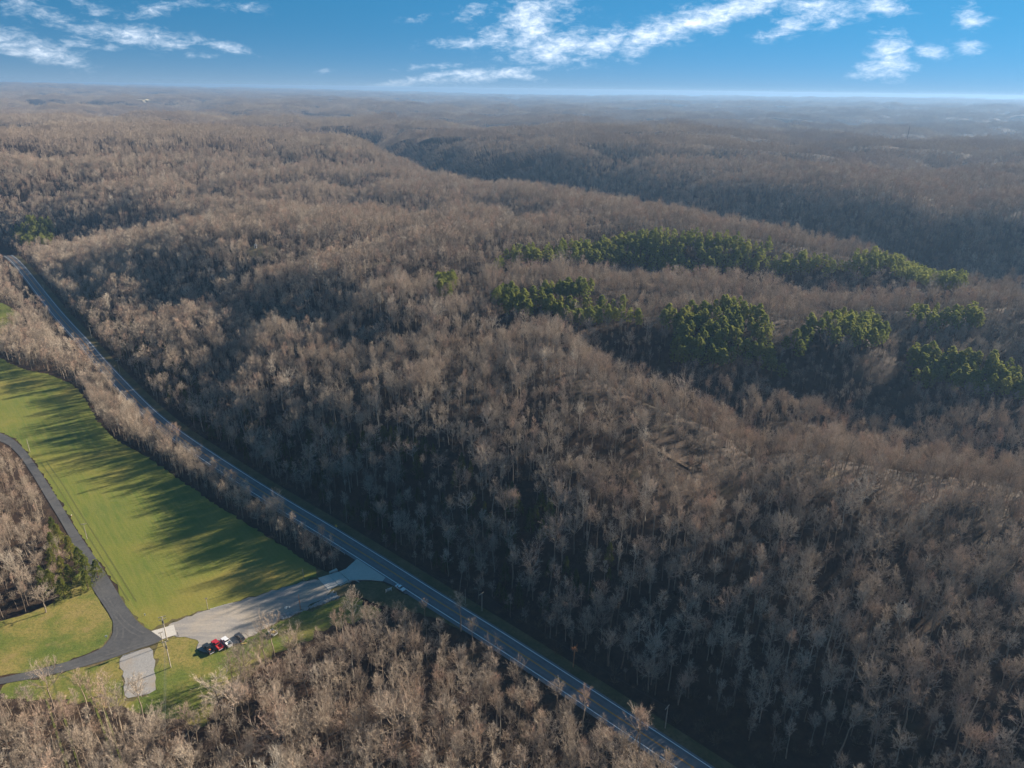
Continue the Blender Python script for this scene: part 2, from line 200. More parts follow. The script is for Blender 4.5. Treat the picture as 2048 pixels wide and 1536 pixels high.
class MB:
    def __init__(s): s.v = []; s.f = []; s.mi = []
    def add(s, vs, fs, m=0):
        o = len(s.v); s.v += [tuple(q) for q in vs]
        s.f += [tuple(i + o for i in f) for f in fs]; s.mi += [m] * len(fs)
    def box(s, x0, x1, y0, y1, z0, z1, m=0):
        s.add([(x0, y0, z0), (x1, y0, z0), (x1, y1, z0), (x0, y1, z0), (x0, y0, z1), (x1, y0, z1), (x1, y1, z1), (x0, y1, z1)],
              [(3, 2, 1, 0), (4, 5, 6, 7), (0, 1, 5, 4), (1, 2, 6, 5), (2, 3, 7, 6), (3, 0, 4, 7)], m)
    def prism(s, pr, y0, y1, m=0, t0=None, t1=None):
        """profile in x,z extruded along y"""
        n = len(pr); q0 = pr; q1 = pr
        s.add([(x, y0, z) for x, z in q0] + [(x, y1, z) for x, z in q1],
              [tuple(range(n)), tuple(range(2 * n - 1, n - 1, -1))] + [(i, i + n, (i + 1) % n + n, (i + 1) % n) for i in range(n)], m)
    def tube(s, p, rad, k=6, m=0, cap=True):
        p = [Vector(q) for q in p]; n = len(p)
        if not hasattr(rad, '__len__'): rad = [rad] * n
        vs = []; fs = []
        for i, q in enumerate(p):
            d = (p[min(i + 1, n - 1)] - p[max(i - 1, 0)]).normalized()
            a = d.orthogonal().normalized() if abs(d.z) > .99 else d.cross(Vector((0, 0, 1))).normalized()
            b = d.cross(a)
            for j in range(k):
                t = 2 * math.pi * j / k
                vs.append(q + (a * math.cos(t) + b * math.sin(t)) * rad[i])
        for i in range(n - 1):
            for j in range(k):
                fs.append((i * k + j, i * k + (j + 1) % k, (i + 1) * k + (j + 1) % k, (i + 1) * k + j))
        if cap: fs += [tuple(range(k))[::-1], tuple(range((n - 1) * k, n * k))]
        s.add(vs, fs, m)
    def mesh(s, name, mats):
        me = bpy.data.meshes.new(name)
        me.from_pydata(s.v, [], s.f)
        for m in (mats if isinstance(mats, (list, tuple)) else [mats]): me.materials.append(m)
        if any(s.mi): me.polygons.foreach_set('material_index', s.mi)
        me.update(); return me
    def obj(s, name, mats, parent=None, loc=None, bevel=0):
        o = bpy.data.objects.new(name, s.mesh(name, mats)); COL.objects.link(o)
        if parent: o.parent = parent
        if loc: o.location = loc
        if bevel:
            b = o.modifiers.new('bevel', 'BEVEL'); b.width = bevel; b.segments = 2; b.limit_method = 'ANGLE'
        return o

def empty(name, loc, rz=0.0):
    o = bpy.data.objects.new(name, None); COL.objects.link(o)
    o.location = loc; o.rotation_euler = (0, 0, rz); o.empty_display_size = .3
    return o

def inpoly(x, y, P):
    P = np.asarray(P)[:, :2]; r = np.zeros(x.shape, bool); j = len(P) - 1
    for i in range(len(P)):
        xi, yi = P[i]; xj, yj = P[j]
        c = ((yi > y) != (yj > y)) & (x < (xj - xi) * (y - yi) / ((yj - yi) if yj != yi else 1e-9) + xi)
        r ^= c; j = i
    return r

def segdist(x, y, L, closed=False):
    """distance to polyline and side sign (positive on the right of its direction)"""
    L = np.asarray(L)[:, :2]; n = len(L)
    best = np.full(x.shape, 1e12); sg = np.ones(x.shape)
    for i in range(n if closed else n - 1):
        a = L[i]; b = L[(i + 1) % n]; d = b - a; ll = d @ d
        t = np.clip(((x - a[0]) * d[0] + (y - a[1]) * d[1]) / ll, 0, 1)
        ex = x - a[0] - t * d[0]; ey = y - a[1] - t * d[1]; q = ex * ex + ey * ey
        m = q < best; best = np.where(m, q, best)
        cr = d[0] * (y - a[1]) - d[1] * (x - a[0])
        sg = np.where(m, np.where(cr < 0, 1, -1), sg)
    return np.sqrt(best), sg

def smooth_line(P, step, sig):
    P = np.asarray(P, float)[:, :2]
    d = np.r_[0, np.cumsum(np.hypot(*np.diff(P, axis=0).T))]
    t = np.arange(0, d[-1], step)
    x = np.interp(t, d, P[:, 0]); y = np.interp(t, d, P[:, 1])
    k = np.exp(-.5 * (np.arange(-40, 41) * step / sig) ** 2); k /= k.sum()
    def cv(a):
        e = np.r_[a[0] + (a[0] - a[1:41][::-1]), a, a[-1] + (a[-1] - a[-41:-1][::-1])]
        return np.convolve(e, k, 'valid')
    return np.c_[cv(x), cv(y)]

def sstep(a, b, x):
    t = np.clip((x - a) / (b - a), 0, 1); return t * t * (3 - 2 * t)

_perm = np.random.default_rng(5).integers(0, 256, 4096)
def gnoise(x, y, seed=0):
    xi = np.floor(x).astype(np.int64); yi = np.floor(y).astype(np.int64); xf = x - xi; yf = y - yi
    def g(ix, iy, fx, fy):
        h = _perm[(_perm[(ix * 13 + seed * 71) & 4095] * 17 + iy * 7 + seed * 131) & 4095] * (2 * math.pi / 256)
        return np.cos(h) * fx + np.sin(h) * fy
    u = xf ** 3 * (xf * (xf * 6 - 15) + 10); v = yf ** 3 * (yf * (yf * 6 - 15) + 10)
    a = g(xi, yi, xf, yf) * (1 - u) + g(xi + 1, yi, xf - 1, yf) * u
    b = g(xi, yi + 1, xf, yf - 1) * (1 - u) + g(xi + 1, yi + 1, xf - 1, yf - 1) * u
    return (a * (1 - v) + b * v) * 1.5

# ------------------------------------------------------------------ terrain
ROADC = smooth_line(ROAD, 4.0, 14.0)
CREEKC = smooth_line(CREEK, 3.0, 5.0)
_cp = [tuple(c) for c in CTRL]
_rd = ROADC[1:] - ROADC[:-1]; _rd /= np.hypot(*_rd.T)[:, None]
for i in range(0, len(_rd), 14):      # toe of the hill on the right of the highway
    n = np.array((-_rd[i][1], _rd[i][0])); n = -n if n[0] < 0 else n
    q = ROADC[i] + n * 9; _cp.append((q[0], q[1], 0.0))
_cp = np.array(_cp)
def _tps(r2): return np.where(r2 > 0, r2 * np.log(np.maximum(r2, 1e-9)), 0) * .5
def _solve():
    n = len(_cp); X = _cp[:, :2] / 100.0
    K = _tps(((X[:, None] - X[None]) ** 2).sum(-1)) + np.eye(n) * .02
    A = np.zeros((n + 3, n + 3)); A[:n, :n] = K; A[:n, n] = 1; A[:n, n + 1:] = X; A[n, :n] = 1; A[n + 1:, :n] = X.T
    return X, np.linalg.solve(A, np.r_[_cp[:, 2], 0, 0, 0])
_X, _S = _solve()
ROADS = ROADC[::3]
def terrain(x, y):
    sh = x.shape; x = x.ravel().astype(float); y = y.ravel().astype(float)
    r = np.hypot(x, y)
    z = np.zeros(x.size)
    nr = np.where(r < 2010)[0]
    wx = x + 120 * gnoise(x / 700, y / 700, 3); wy = y + 120 * gnoise(x / 700, y / 700, 4)
    n1 = gnoise(wx / 1500, wy / 1100, 1); n2 = gnoise(wx / 520, wy / 420, 2); n3 = gnoise(wx / 210, wy / 190, 6)
    A_ = .12 + .88 * sstep(1500, 2700, r)
    far = 76 - A_ * 42 * np.exp(-(n1 / .13) ** 2) - A_ * 36 * np.exp(-(n2 / .17) ** 2) - 12 * np.exp(-(n3 / .25) ** 2) + 20 * gnoise(x / 3100, y / 2600, 9)
    far += 15 * gnoise(wx / 430, wy / 300, 15) + 9 * gnoise(wx / 190, wy / 170, 16)
    far = np.maximum(far, 4)
    azd = np.degrees(np.arctan2(x, np.maximum(y, 1)))
    far += sstep(3500, 13500, r) * np.where(azd < 0, 85 * sstep(0, 38, -azd), 40 * sstep(0, 30, azd))
    far += 22 * np.exp(-((r - 6500) / 500) ** 2) * sstep(2, 14, azd)
    near = np.zeros(x.size)
    if nr.size:
        for c in np.array_split(nr, max(1, nr.size // 40000)):
            q = np.c_[x[c], y[c]] / 100.0
            near[c] = _tps(((q[:, None] - _X[None]) ** 2).sum(-1)) @ _S[:-3] + _S[-3] + q @ _S[-2:]
        d, s = segdist(x[nr], y[nr], ROADS); sd_ = d * s * -1
        # the polyline runs from far to near: its left side is the hill side
        hill = sstep(7, 42, sd_)
        cut = np.zeros(nr.size)
        for L_, dp_, sg_ in CARVE:
            cd_, _ = segdist(x[nr], y[nr], L_); cut += dp_ * np.exp(-(cd_ / sg_) ** 2)
        n4 = gnoise(x[nr] / 95, y[nr] / 95, 12)
        nz = near[nr] - 11 * np.exp(-(n3[nr] / .18) ** 2) * sstep(30, 120, sd_) + (4 * n3[nr] + 4.5 * n4) * sstep(25, 90, sd_)
        near[nr] = np.clip(nz, 0, 95) * hill
    wgt = sstep(950, 1450, r)
    z = near * (1 - wgt) + far * wgt
    if nr.size:
        zc = z[nr] - cut * np.where(wgt[nr] < 1e-6, hill, np.maximum(hill, wgt[nr]))
        z[nr] = np.maximum(zc, np.minimum(z[nr], 2.0))
    nc = np.where((r < 420) & (x < 20))[0]
    if nc.size:
        d, s = segdist(x[nc], y[nc], CREEKC)
        z[nc] -= 2.3 * np.exp(-(d / 3.2) ** 2)
    return z.reshape(sh)

# ------------------------------------------------------------------ materials
def material(name, fn, rough=.9, spec=.2, trans=0.0):
    m = bpy.data.materials.new(name); m.use_nodes = True
    t = NT(m.node_tree); t.n.clear()
    o = t.new('ShaderNodeOutputMaterial'); b = t.new('ShaderNodeBsdfPrincipled')
    b.inputs['Roughness'].default_value = rough; b.inputs['Specular IOR Level'].default_value = spec
    t.l.new(b.outputs[0], o.inputs[0])
    c = fn(t, b) if callable(fn) else fn
    if c is not None: t.put(b.inputs['Base Color'], c if not isinstance(c, tuple) else (c[0], c[1], c[2], 1))
    if trans:
        tr = t.new('ShaderNodeBsdfTranslucent'); mx = t.new('ShaderNodeMixShader'); mx.inputs[0].default_value = trans
        t.l.new(c, tr.inputs[0]); t.l.new(b.outputs[0], mx.inputs[1]); t.l.new(tr.outputs[0], mx.inputs[2]); t.l.new(mx.outputs[0], o.inputs[0])
    return m
def pos(t): return t.new('ShaderNodeNewGeometry').outputs['Position']
def bump(t, b, h, s, d):
    n = t.new('ShaderNodeBump'); n.inputs['Strength'].default_value = s; n.inputs['Distance'].default_value = d
    t.l.new(h, n.inputs['Height']); t.l.new(n.outputs[0], b.inputs['Normal'])

def f_litter(t, b):
    p = pos(t)
    a = t.noise(p, .02, 5, .6); c = t.noise(p, .35, 5, .65); d = t.noise(p, .006, 3, .5)
    base = t.ramp(c, [(.25, (.012, .009, .007)), (.5, (.028, .018, .012)), (.72, (.052, .034, .021))])
    red = t.ramp(c, [(.3, (.019, .011, .007)), (.55, (.046, .025, .013)), (.75, (.074, .044, .023))])
    col = t.mix(t.mapr(a, .4, .62), base, red)
    col = t.mix(t.math('MULTIPLY', t.mapr(t.noise(p, .05, 4, .6), .58, .75), .45), col, (.04, .042, .016, 1))
    bump(t, b, c, .6, .5)
    return col
M_LITTER = material('leaf_litter', f_litter)

def f_hay(t, b):
    p = pos(t)
    mp = t.new('ShaderNodeMapping'); mp.inputs['Rotation'].default_value = (0, 0, R(49)); t.l.new(p, mp.inputs[0])
    wv = t.new('ShaderNodeTexWave'); wv.inputs['Scale'].default_value = .19; wv.inputs['Distortion'].default_value = 1.4
    wv.inputs['Detail'].default_value = 3; wv.bands_direction = 'Y'; t.l.new(mp.outputs[0], wv.inputs[0])
    st = t.new('ShaderNodeMapping'); st.inputs['Scale'].default_value = (.05, .6, 1); t.l.new(mp.outputs[0], st.inputs[0])
    s2 = t.noise(st.outputs[0], 1.0, 5, .65)
    a = t.noise(p, .016, 4, .6); c = t.noise(p, .9, 5, .7)
    col = t.ramp(a, [(.34, (.064, .108, .016)), (.5, (.115, .138, .020)), (.66, (.23, .175, .040))])
    col = t.mix(t.math('MULTIPLY', wv.outputs[1], .14), col, (.06, .085, .015, 1))
    col = t.mix(t.mapr(s2, .35, .7, 0, .6), col, (.19, .17, .04, 1))
    col = t.mix(t.mapr(c, .35, .7, 0, .25), col, (.06, .075, .016, 1))
    bump(t, b, c, .5, .3)
    return col
M_HAY = material('hay_grass', f_hay)

def f_lawn(t, b):
    p = pos(t)
    a = t.noise(p, .05, 5, .65); c = t.noise(p, 1.1, 5, .7); e = t.noise(p, .16, 4, .6)
    col = t.ramp(a, [(.28, (.06, .10, .016)), (.44, (.105, .125, .022)), (.56, (.20, .165, .045)), (.72, (.27, .19, .075))])
    col = t.mix(t.mapr(c, .4, .68, 0, .6), col, (.04, .062, .012, 1))
    col = t.mix(t.mapr(e, .56, .72, 0, .7), col, (.2, .15, .06, 1))
    bump(t, b, c, .6, .3)
    return col
M_LAWN = material('lawn_grass', f_lawn)

def f_verge(t, b):
    p = pos(t)
    a = t.noise(p, .12, 5, .65); c = t.noise(p, .9, 5, .7)
    col = t.ramp(a, [(.3, (.05, .055, .018)), (.52, (.105, .085, .035)), (.72, (.17, .12, .06))])
    return t.mix(t.mapr(c, .4, .7, 0, .6), col, (.035, .032, .016, 1))
M_VERGE = material('rough_verge_grass', f_verge)

def f_asphalt(t, b):
    p = pos(t)
    c = t.noise(p, .5, 6, .7); a = t.noise(p, .04, 4, .6)
    col = t.ramp(c, [(.3, (.115, .122, .132)), (.7, (.155, .162, .172))])
    return t.mix(t.mapr(a, .4, .65, 0, .35), col, (.175, .175, .175, 1))
M_HWY = material('highway_asphalt', f_asphalt, .85)
def f_asphalt2(t, b):
    p = pos(t)
    c = t.noise(p, .8, 6, .7); a = t.noise(p, .11, 4, .6, .8)
    col = t.ramp(c, [(.3, (.046, .047, .050)), (.7, (.072, .073, .076))])
    return t.mix(t.mapr(a, .45, .7, 0, .5), col, (.11, .108, .105, 1))
M_SIDE = material('side_road_asphalt', f_asphalt2, .8)
def f_gravel(t, b):
    p = pos(t)
    mp = t.new('ShaderNodeMapping'); mp.inputs['Rotation'].default_value = (0, 0, R(-32)); mp.inputs['Scale'].default_value = (.05, .55, 1); t.l.new(p, mp.inputs[0])
    a = t.noise(mp.outputs[0], 1.0, 5, .6, .6); c = t.noise(p, 1.6, 6, .75); e = t.noise(p, .07, 4, .6)
    col = t.ramp(c, [(.3, (.20, .185, .17)), (.7, (.33, .30, .26))])
    col = t.mix(t.mapr(a, .38, .62, 0, .75), col, (.17, .165, .165, 1))
    col = t.mix(t.mapr(e, .5, .75, 0, .6), col, (.38, .31, .22, 1))
    bump(t, b, c, .4, .1)
    return col
M_GRAVEL = material('driveway_gravel', f_gravel)
def f_gravel2(t, b):
    p = pos(t)
    c = t.noise(p, 1.8, 6, .75); e = t.noise(p, .12, 4, .6)
    col = t.ramp(c, [(.3, (.17, .168, .166)), (.7, (.28, .275, .268))])
    return t.mix(t.mapr(e, .45, .62, 0, .7), col, (.24, .195, .145, 1))
M_LOT = material('grey_gravel', f_gravel2)
def f_conc(t, b):
    p = pos(t)
    c = t.noise(p, 1.2, 6, .7); a = t.noise(p, .15, 4, .6)
    col = t.ramp(c, [(.3, (.36, .34, .31)), (.7, (.46, .44, .40))])
    return t.mix(t.mapr(a, .5, .75, 0, .5), col, (.29, .27, .23, 1))
M_CONC = material('concrete', f_conc)
def f_rock(t, b):
    oi = t.new('ShaderNodeObjectInfo'); p = pos(t)
    return t.ramp(t.noise(p, .9, 5, .7), [(.3, (.13, .13, .13)), (.7, (.34, .33, .31))])
M_ROCK = material('grey_rock', f_rock)
M_WHITE = material('white_paint', (.72, .72, .70), .6)
M_LINE_W = material('white_road_paint', (.78, .78, .76), .7)
M_LINE_Y = material('yellow_road_paint', (.58, .25, .035), .7)
M_TRACK = material('dirt_track', lambda t, b: t.ramp(t.noise(pos(t), .6, 5, .65), [(.3, (.085, .056, .035)), (.7, (.145, .10, .063))]))
M_TYRET = material('worn_grass', lambda t, b: t.ramp(t.noise(pos(t), 1.2, 4, .6), [(.3, (.065, .085, .018)), (.7, (.12, .115, .03))]))
M_PALEF = material('pale_dry_field', lambda t, b: t.ramp(t.noise(pos(t), .03, 4, .6), [(.3, (.24, .20, .12)), (.7, (.34, .29, .18))]))

def f_bark(t, b):
    oi = t.new('ShaderNodeObjectInfo'); r = oi.outputs['Random']
    col = t.ramp(r, [(0, (.20, .16, .125)), (.3, (.27, .215, .16)), (.55, (.33, .275, .21)), (.8, (.235, .175, .125)), (.93, (.36, .32, .26)), (1, (.40, .365, .305))])
    n = t.noise(pos(t), .7, 3, .6)
    return t.mix(t.mapr(n, .35, .65, 0, .35), col, (.10, .075, .055, 1))
M_BARK = material('bare_bark', f_bark)
def f_twig(t, b):
    oi = t.new('ShaderNodeObjectInfo'); r = oi.outputs['Random']
    return t.ramp(r, TWIG)
M_TWIG = material('bare_twigs', f_twig)
def f_twigfar(t, b):
    oi = t.new('ShaderNodeObjectInfo'); p = pos(t)
    return t.mix(t.mapr(t.noise(p, .004, 4, .6), .35, .65), t.ramp(oi.outputs['Random'], [(0, TWIG[1][1]), (1, TWIG[2][1])]), (.31, .245, .195, 1))
M_TWIGF = material('far_twigs', f_twigfar)
def f_pinebark(t, b): return t.ramp(t.noise(pos(t), .8, 3, .6), [(.3, (.09, .06, .04)), (.7, (.19, .13, .09))])
M_PBARK = material('pine_bark', f_pinebark)
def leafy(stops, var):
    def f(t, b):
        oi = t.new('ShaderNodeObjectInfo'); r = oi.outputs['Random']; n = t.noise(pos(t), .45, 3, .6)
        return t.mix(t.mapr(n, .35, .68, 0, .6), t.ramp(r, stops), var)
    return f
M_PINE = material('pine_needles', leafy([(0, (.155, .19, .046)), (.5, (.235, .265, .06)), (1, (.32, .32, .08))], (.29, .30, .075, 1)), trans=.42)
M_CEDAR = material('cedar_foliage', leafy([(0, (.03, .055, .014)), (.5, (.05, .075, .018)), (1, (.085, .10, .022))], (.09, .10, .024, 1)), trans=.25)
M_CEDARS = material('sunlit_cedar_foliage', leafy([(0, (.085, .125, .026)), (.5, (.14, .165, .034)), (1, (.21, .21, .042))], (.23, .22, .045, 1)), trans=.4)  # brighter copy of the cedar foliage, with sunlight painted into its colour
M_BRUSH = material('dry_brush', leafy([(0, (.09, .065, .045)), (.5, (.14, .105, .07)), (1, (.20, .15, .10))], (.07, .06, .035, 1)))
M_BUD = material('budding_twigs', leafy([(0, (.26, .24, .08)), (1, (.30, .27, .09))], (.2, .19, .08, 1)))
M_RED = material('russet_twigs', leafy([(0, (.26, .13, .08)), (1, (.30, .15, .09))], (.2, .12, .08, 1)))

# ------------------------------------------------------------------ ground sheet
def grid_mesh(name, us, ys, off, zf, mats):
    U, Y = np.meshgrid(us, ys); X = U * (Y + off)
    Z = zf(X, Y); n, m = X.shape
    co = np.c_[X.ravel(), Y.ravel(), Z.ravel()].astype(np.float32)
    i = np.arange(n * m).reshape(n, m)
    F = np.stack([i[:-1, :-1], i[:-1, 1:], i[1:, 1:], i[1:, :-1]], -1).reshape(-1, 4)
    me = bpy.data.meshes.new(name)
    me.vertices.add(len(co)); me.vertices.foreach_set('co', co.ravel())
    me.loops.add(F.size); me.loops.foreach_set('vertex_index', F.ravel().astype(np.int32))
    me.polygons.add(len(F)); me.polygons.foreach_set('loop_start', np.arange(0, F.size, 4, dtype=np.int32))
    me.polygons.foreach_set('loop_total', np.full(len(F), 4, np.int32))
    me.polygons.foreach_set('use_smooth', np.ones(len(F), bool))
    me.update(calc_edges=True); me.validate()
    me.materials.append(mats)
    o = bpy.data.objects.new(name, me); COL.objects.link(o); return o
_ys = [20.0]
while _ys[-1] < 15500: _ys.append(_ys[-1] + max(1.6, .0085 * (_ys[-1] + 30)))
ground = grid_mesh('ground', np.linspace(-1.25, 1.25, 340), np.array(_ys), 60.0, lambda x, y: terrain(x, y) - 7 * sstep(1300, 2600, np.hypot(x, y)), M_LITTER)
tag(ground, kind='structure')

def sheet(name, poly, z, mat, jit=.0, chaikin=2, parent=None, zf=None):
    P = [Vector((p[0], p[1], 0)) for p in poly]
    for _ in range(chaikin):
        Q = []
        for i in range(len(P)):
            a = P[i]; b = P[(i + 1) % len(P)]; Q += [a * .8 + b * .2, a * .2 + b * .8]
        P = Q
    if jit:
        Q = []
        for i in range(len(P)):
            a = P[i]; b = P[(i + 1) % len(P)]; k = max(1, min(12, int((b - a).length / 1.5)))
            for j in range(k): Q.append(a.lerp(b, j / k))
        X = np.array([q[:2] for q in Q])
        P = [Vector((q[0] + jit * gnoise(X[i:i + 1, 0] * .35, X[i:i + 1, 1] * .35, 21)[0] * 1.6, q[1] + jit * gnoise(X[i:i + 1, 0] * .35, X[i:i + 1, 1] * .35, 22)[0] * 1.6, 0)) for i, q in enumerate(Q)]
    bm = bmesh.new(); vs = [bm.verts.new((p.x, p.y, z)) for p in P]
    f = bm.faces.new(vs); f.normal_update()
    if f.normal.z < 0: f.normal_flip()
    bmesh.ops.triangulate(bm, faces=[f], ngon_method='EAR_CLIP')
    me = bpy.data.meshes.new(name); bm.to_mesh(me); bm.free(); me.materials.append(mat)
    o = bpy.data.objects.new(name, me); COL.objects.link(o)
    if parent: o.parent = parent
    else: tag(o, kind='structure')
    return o
sheet('roadside_grass', BASE, .03, M_VERGE, .5)
sheet('hay_field', FIELD, .05, M_HAY, .8)
sheet('lawn', LAWN1, .05, M_LAWN, .7)
sheet('lawn', LAWN2, .06, M_LAWN, 1.6)
sheet('roadside_grass', VERGE, .05, M_VERGE, .5)
sheet('gravel_driveway', DRIVE, .11, M_GRAVEL, .6)
sheet('gravel_lot', LOT, .11, M_LOT, .45, 1)
sheet('side_road', SIDE, .15, M_SIDE, 0, 2)
sheet('concrete_pad', PAD, .19, M_CONC, 0, 0)
sheet('paved_pull_off', PULL, .12, M_HWY, 0, 0)

# ------------------------------------------------------------------ highway
def strip(name, C, o0, o1, z, mat, parent=None, zf=None, zo=0.0):
    C = np.asarray(C); d = np.gradient(C, axis=0); d /= np.hypot(*d.T)[:, None]; n = np.c_[-d[:, 1], d[:, 0]]
    a = C + n * o0; b = C + n * o1
    za = np.full(len(C), z) if zf is None else zf(a[:, 0], a[:, 1]) + zo
    zb = np.full(len(C), z) if zf is None else zf(b[:, 0], b[:, 1]) + zo
    mb = MB(); mb.add(list(zip(a[:, 0], a[:, 1], za)) + list(zip(b[:, 0], b[:, 1], zb)), [(i, i + 1, len(C) + i + 1, len(C) + i) for i in range(len(C) - 1)])
    o = mb.obj(name, mat, parent)
    if parent is None: tag(o, kind='structure')
    return o
# offsets: positive is the hill side
strip('roadside_grass', ROADC, 3.9, 8.6, .04, M_VERGE)
hw = strip('highway', ROADC, -4.9, 4.3, .15, M_HWY)
strip('edge_line', ROADC, 3.24, 3.50, .19, M_LINE_W, hw)
strip('edge_line', ROADC, -3.50, -3.24, .19, M_LINE_W, hw)
strip('centre_line', ROADC, .05, .24, .19, M_LINE_Y, hw)
strip('centre_line', ROADC, -.24, -.05, .19, M_LINE_Y, hw)
M_ARC = material('tyre_polished_asphalt', lambda t, b: t.ramp(t.noise(pos(t), .7, 4, .6), [(.35, (.062, .063, .065)), (.65, (.092, .091, .09))]), .75)
M_RUT = material('wheel_path_asphalt', lambda t, b: t.ramp(t.noise(pos(t), .25, 5, .65), [(.35, (.095, .10, .108)), (.65, (.145, .15, .158))]), .7)
for A_ in JARC: strip('tyre_mark', smooth_line(A_, 1.5, 3.0), -.3, .3, .168, M_ARC)
for o_ in (-2.6, -1.0, 1.0, 2.6): strip('wheel_path', ROADC, o_ - .33, o_ + .33, .17, M_RUT)
for A_ in FTRK: strip('tyre_track', smooth_line(A_, 2, 5), -.22, .22, .085, M_TYRET)
for A_ in (ARC1, ARC2): strip('tyre_track', smooth_line(A_, 1.2, 2.0), -.28, .28, .085, M_TYRET)
strip('dirt_track', smooth_line(TRACK, 3, 6), -1.0, 1.0, 0, M_TRACK, None, terrain, .55)

# ------------------------------------------------------------------ trees: shapes
def rv(a=1.0): return Vector((random.uniform(-a, a), random.uniform(-a, a), random.uniform(-a, a)))
def twig(mb, p, d, L, wd, m=1):
    s = d.cross(rv()).normalized() * wd * .5
    q = p + d * L
    mb.add([p - s, p + s, q], [(0, 1, 2)], m)
def bare_tree(form, lod, seed):
    """returns (trunk MB, crown MB); about 17 m tall. lod 0 near, 1 middle, 2 far"""
    random.seed(seed)
    T, K = MB(), MB()
    Hh = {'broad': 16, 'tall': 19.5, 'fan': 16.5, 'slim': 15}[form] * random.uniform(.94, 1.06)
    c0 = {'broad': .46, 'tall': .54, 'fan': .52, 'slim': .46}[form] + random.uniform(-.04, .04)
    Rm = {'broad': 4.9, 'tall': 3.1, 'fan': 4.2, 'slim': 2.3}[form]
    r0 = {'broad': .27, 'tall': .24, 'fan': .22, 'slim': .15}[form]
    nb = {'broad': 15, 'tall': 15, 'fan': 13, 'slim': 12}[form]
    k = (5, 3, 3)[lod]
    dr = Vector((random.uniform(-.06, .06), random.uniform(-.06, .06), 0))
    tp = [Vector((0, 0, -.6))]
    for i in range(1, 9):
        t = i / 8.0; tp.append(Vector((dr.x * t * Hh + random.uniform(-.16, .16), dr.y * t * Hh + random.uniform(-.16, .16), Hh * t)))
    tr = [r0 * (1.25 if i == 0 else (1 - i / 8.0) ** .8 + .06) for i in range(9)]
    T.tube(tp[:8], tr[:8], k, 0, False)
    def at(t):
        i = min(7, int(t * 8)); return tp[i].lerp(tp[i + 1], t * 8 - i)
    tw = (.036, .105, .36)[lod]; ang = random.uniform(0, 6.28)
    if lod == 2: nb = 9
    for b in range(nb):
        t = c0 + (0.87 - c0) * ((b + random.uniform(-.3, .6)) / nb); t = min(.87, max(c0, t)); ang += 2.4 + random.uniform(-.5, .5)
        u = (t - c0) / (.88 - c0)
        prof = {'broad': math.sin(math.pi * (.22 + u * .60)) ** .8, 'tall': (1 - .75 * u) * (.55 + .45 * min(1, u * 4)), 'fan': .95 - .5 * u, 'slim': (1 - .7 * u) * .95}[form]
        L = Rm * prof * random.uniform(.75, 1.2) * 1.18 + .5
        e = {'broad': 22 + 36 * u, 'tall': 34 + 28 * u, 'fan': 46 + 16 * u, 'slim': 32 + 30 * u}[form] + random.uniform(-12, 12)
        e = R(min(84, e)); d = Vector((math.cos(ang) * math.cos(e), math.sin(ang) * math.cos(e), math.sin(e)))
        p = at(t); ps = [p]; dd = d.copy(); ns = 4 if lod == 0 else 3
        for i in range(ns):
            dd = (dd + Vector((0, 0, .14)) + rv(.16)).normalized(); ps.append(ps[-1] + dd * L / ns)
        rb = max(.042, r0 * (1 - t) ** .7 * .54)
        if lod < 2: K.tube(ps, [rb * (1 - .82 * i / ns) for i in range(ns + 1)], 3, 0, False)
        else: twig(K, ps[0], (ps[-1] - ps[0]).normalized(), L, rb * 3, 0)
        nsec = (int(4 + L * 1.5), int(3 + L * .8), 2)[lod]
        for q in range(nsec):
            f = random.uniform(.22, 1.0); i = min(ns - 1, int(f * ns)); sp = ps[i].lerp(ps[i + 1], f * ns - i)
            sdv = (ps[i + 1] - ps[i]).normalized(); s2 = (sdv * random.uniform(.5, 1.0) + rv(.85) + Vector((0, 0, .28))).normalized()
            l2 = L * random.uniform(.24, .46) + .35
            if lod == 0:
                mid = sp + s2 * l2 * .5 + rv(.1) * l2; en = mid + (s2 + rv(.3)).normalized() * l2 * .5
                K.tube([sp, mid, en], [rb * .44, rb * .3, .014], 3, 0, False)
            else:
                en = sp + s2 * l2; twig(K, sp, s2, l2, .10 if lod == 1 else .3, 0)
            for z in range((10, 5, 4)[lod]):
                g = random.uniform(.15, 1); bp = sp.lerp(en, g)
                twig(K, bp, (s2 * .8 + rv(.9) + Vector((0, 0, .35))).normalized(), random.uniform(.55, 1.25) * (1, 1.25, 1.7)[lod], tw * random.uniform(.7, 1.3))
    return T, K

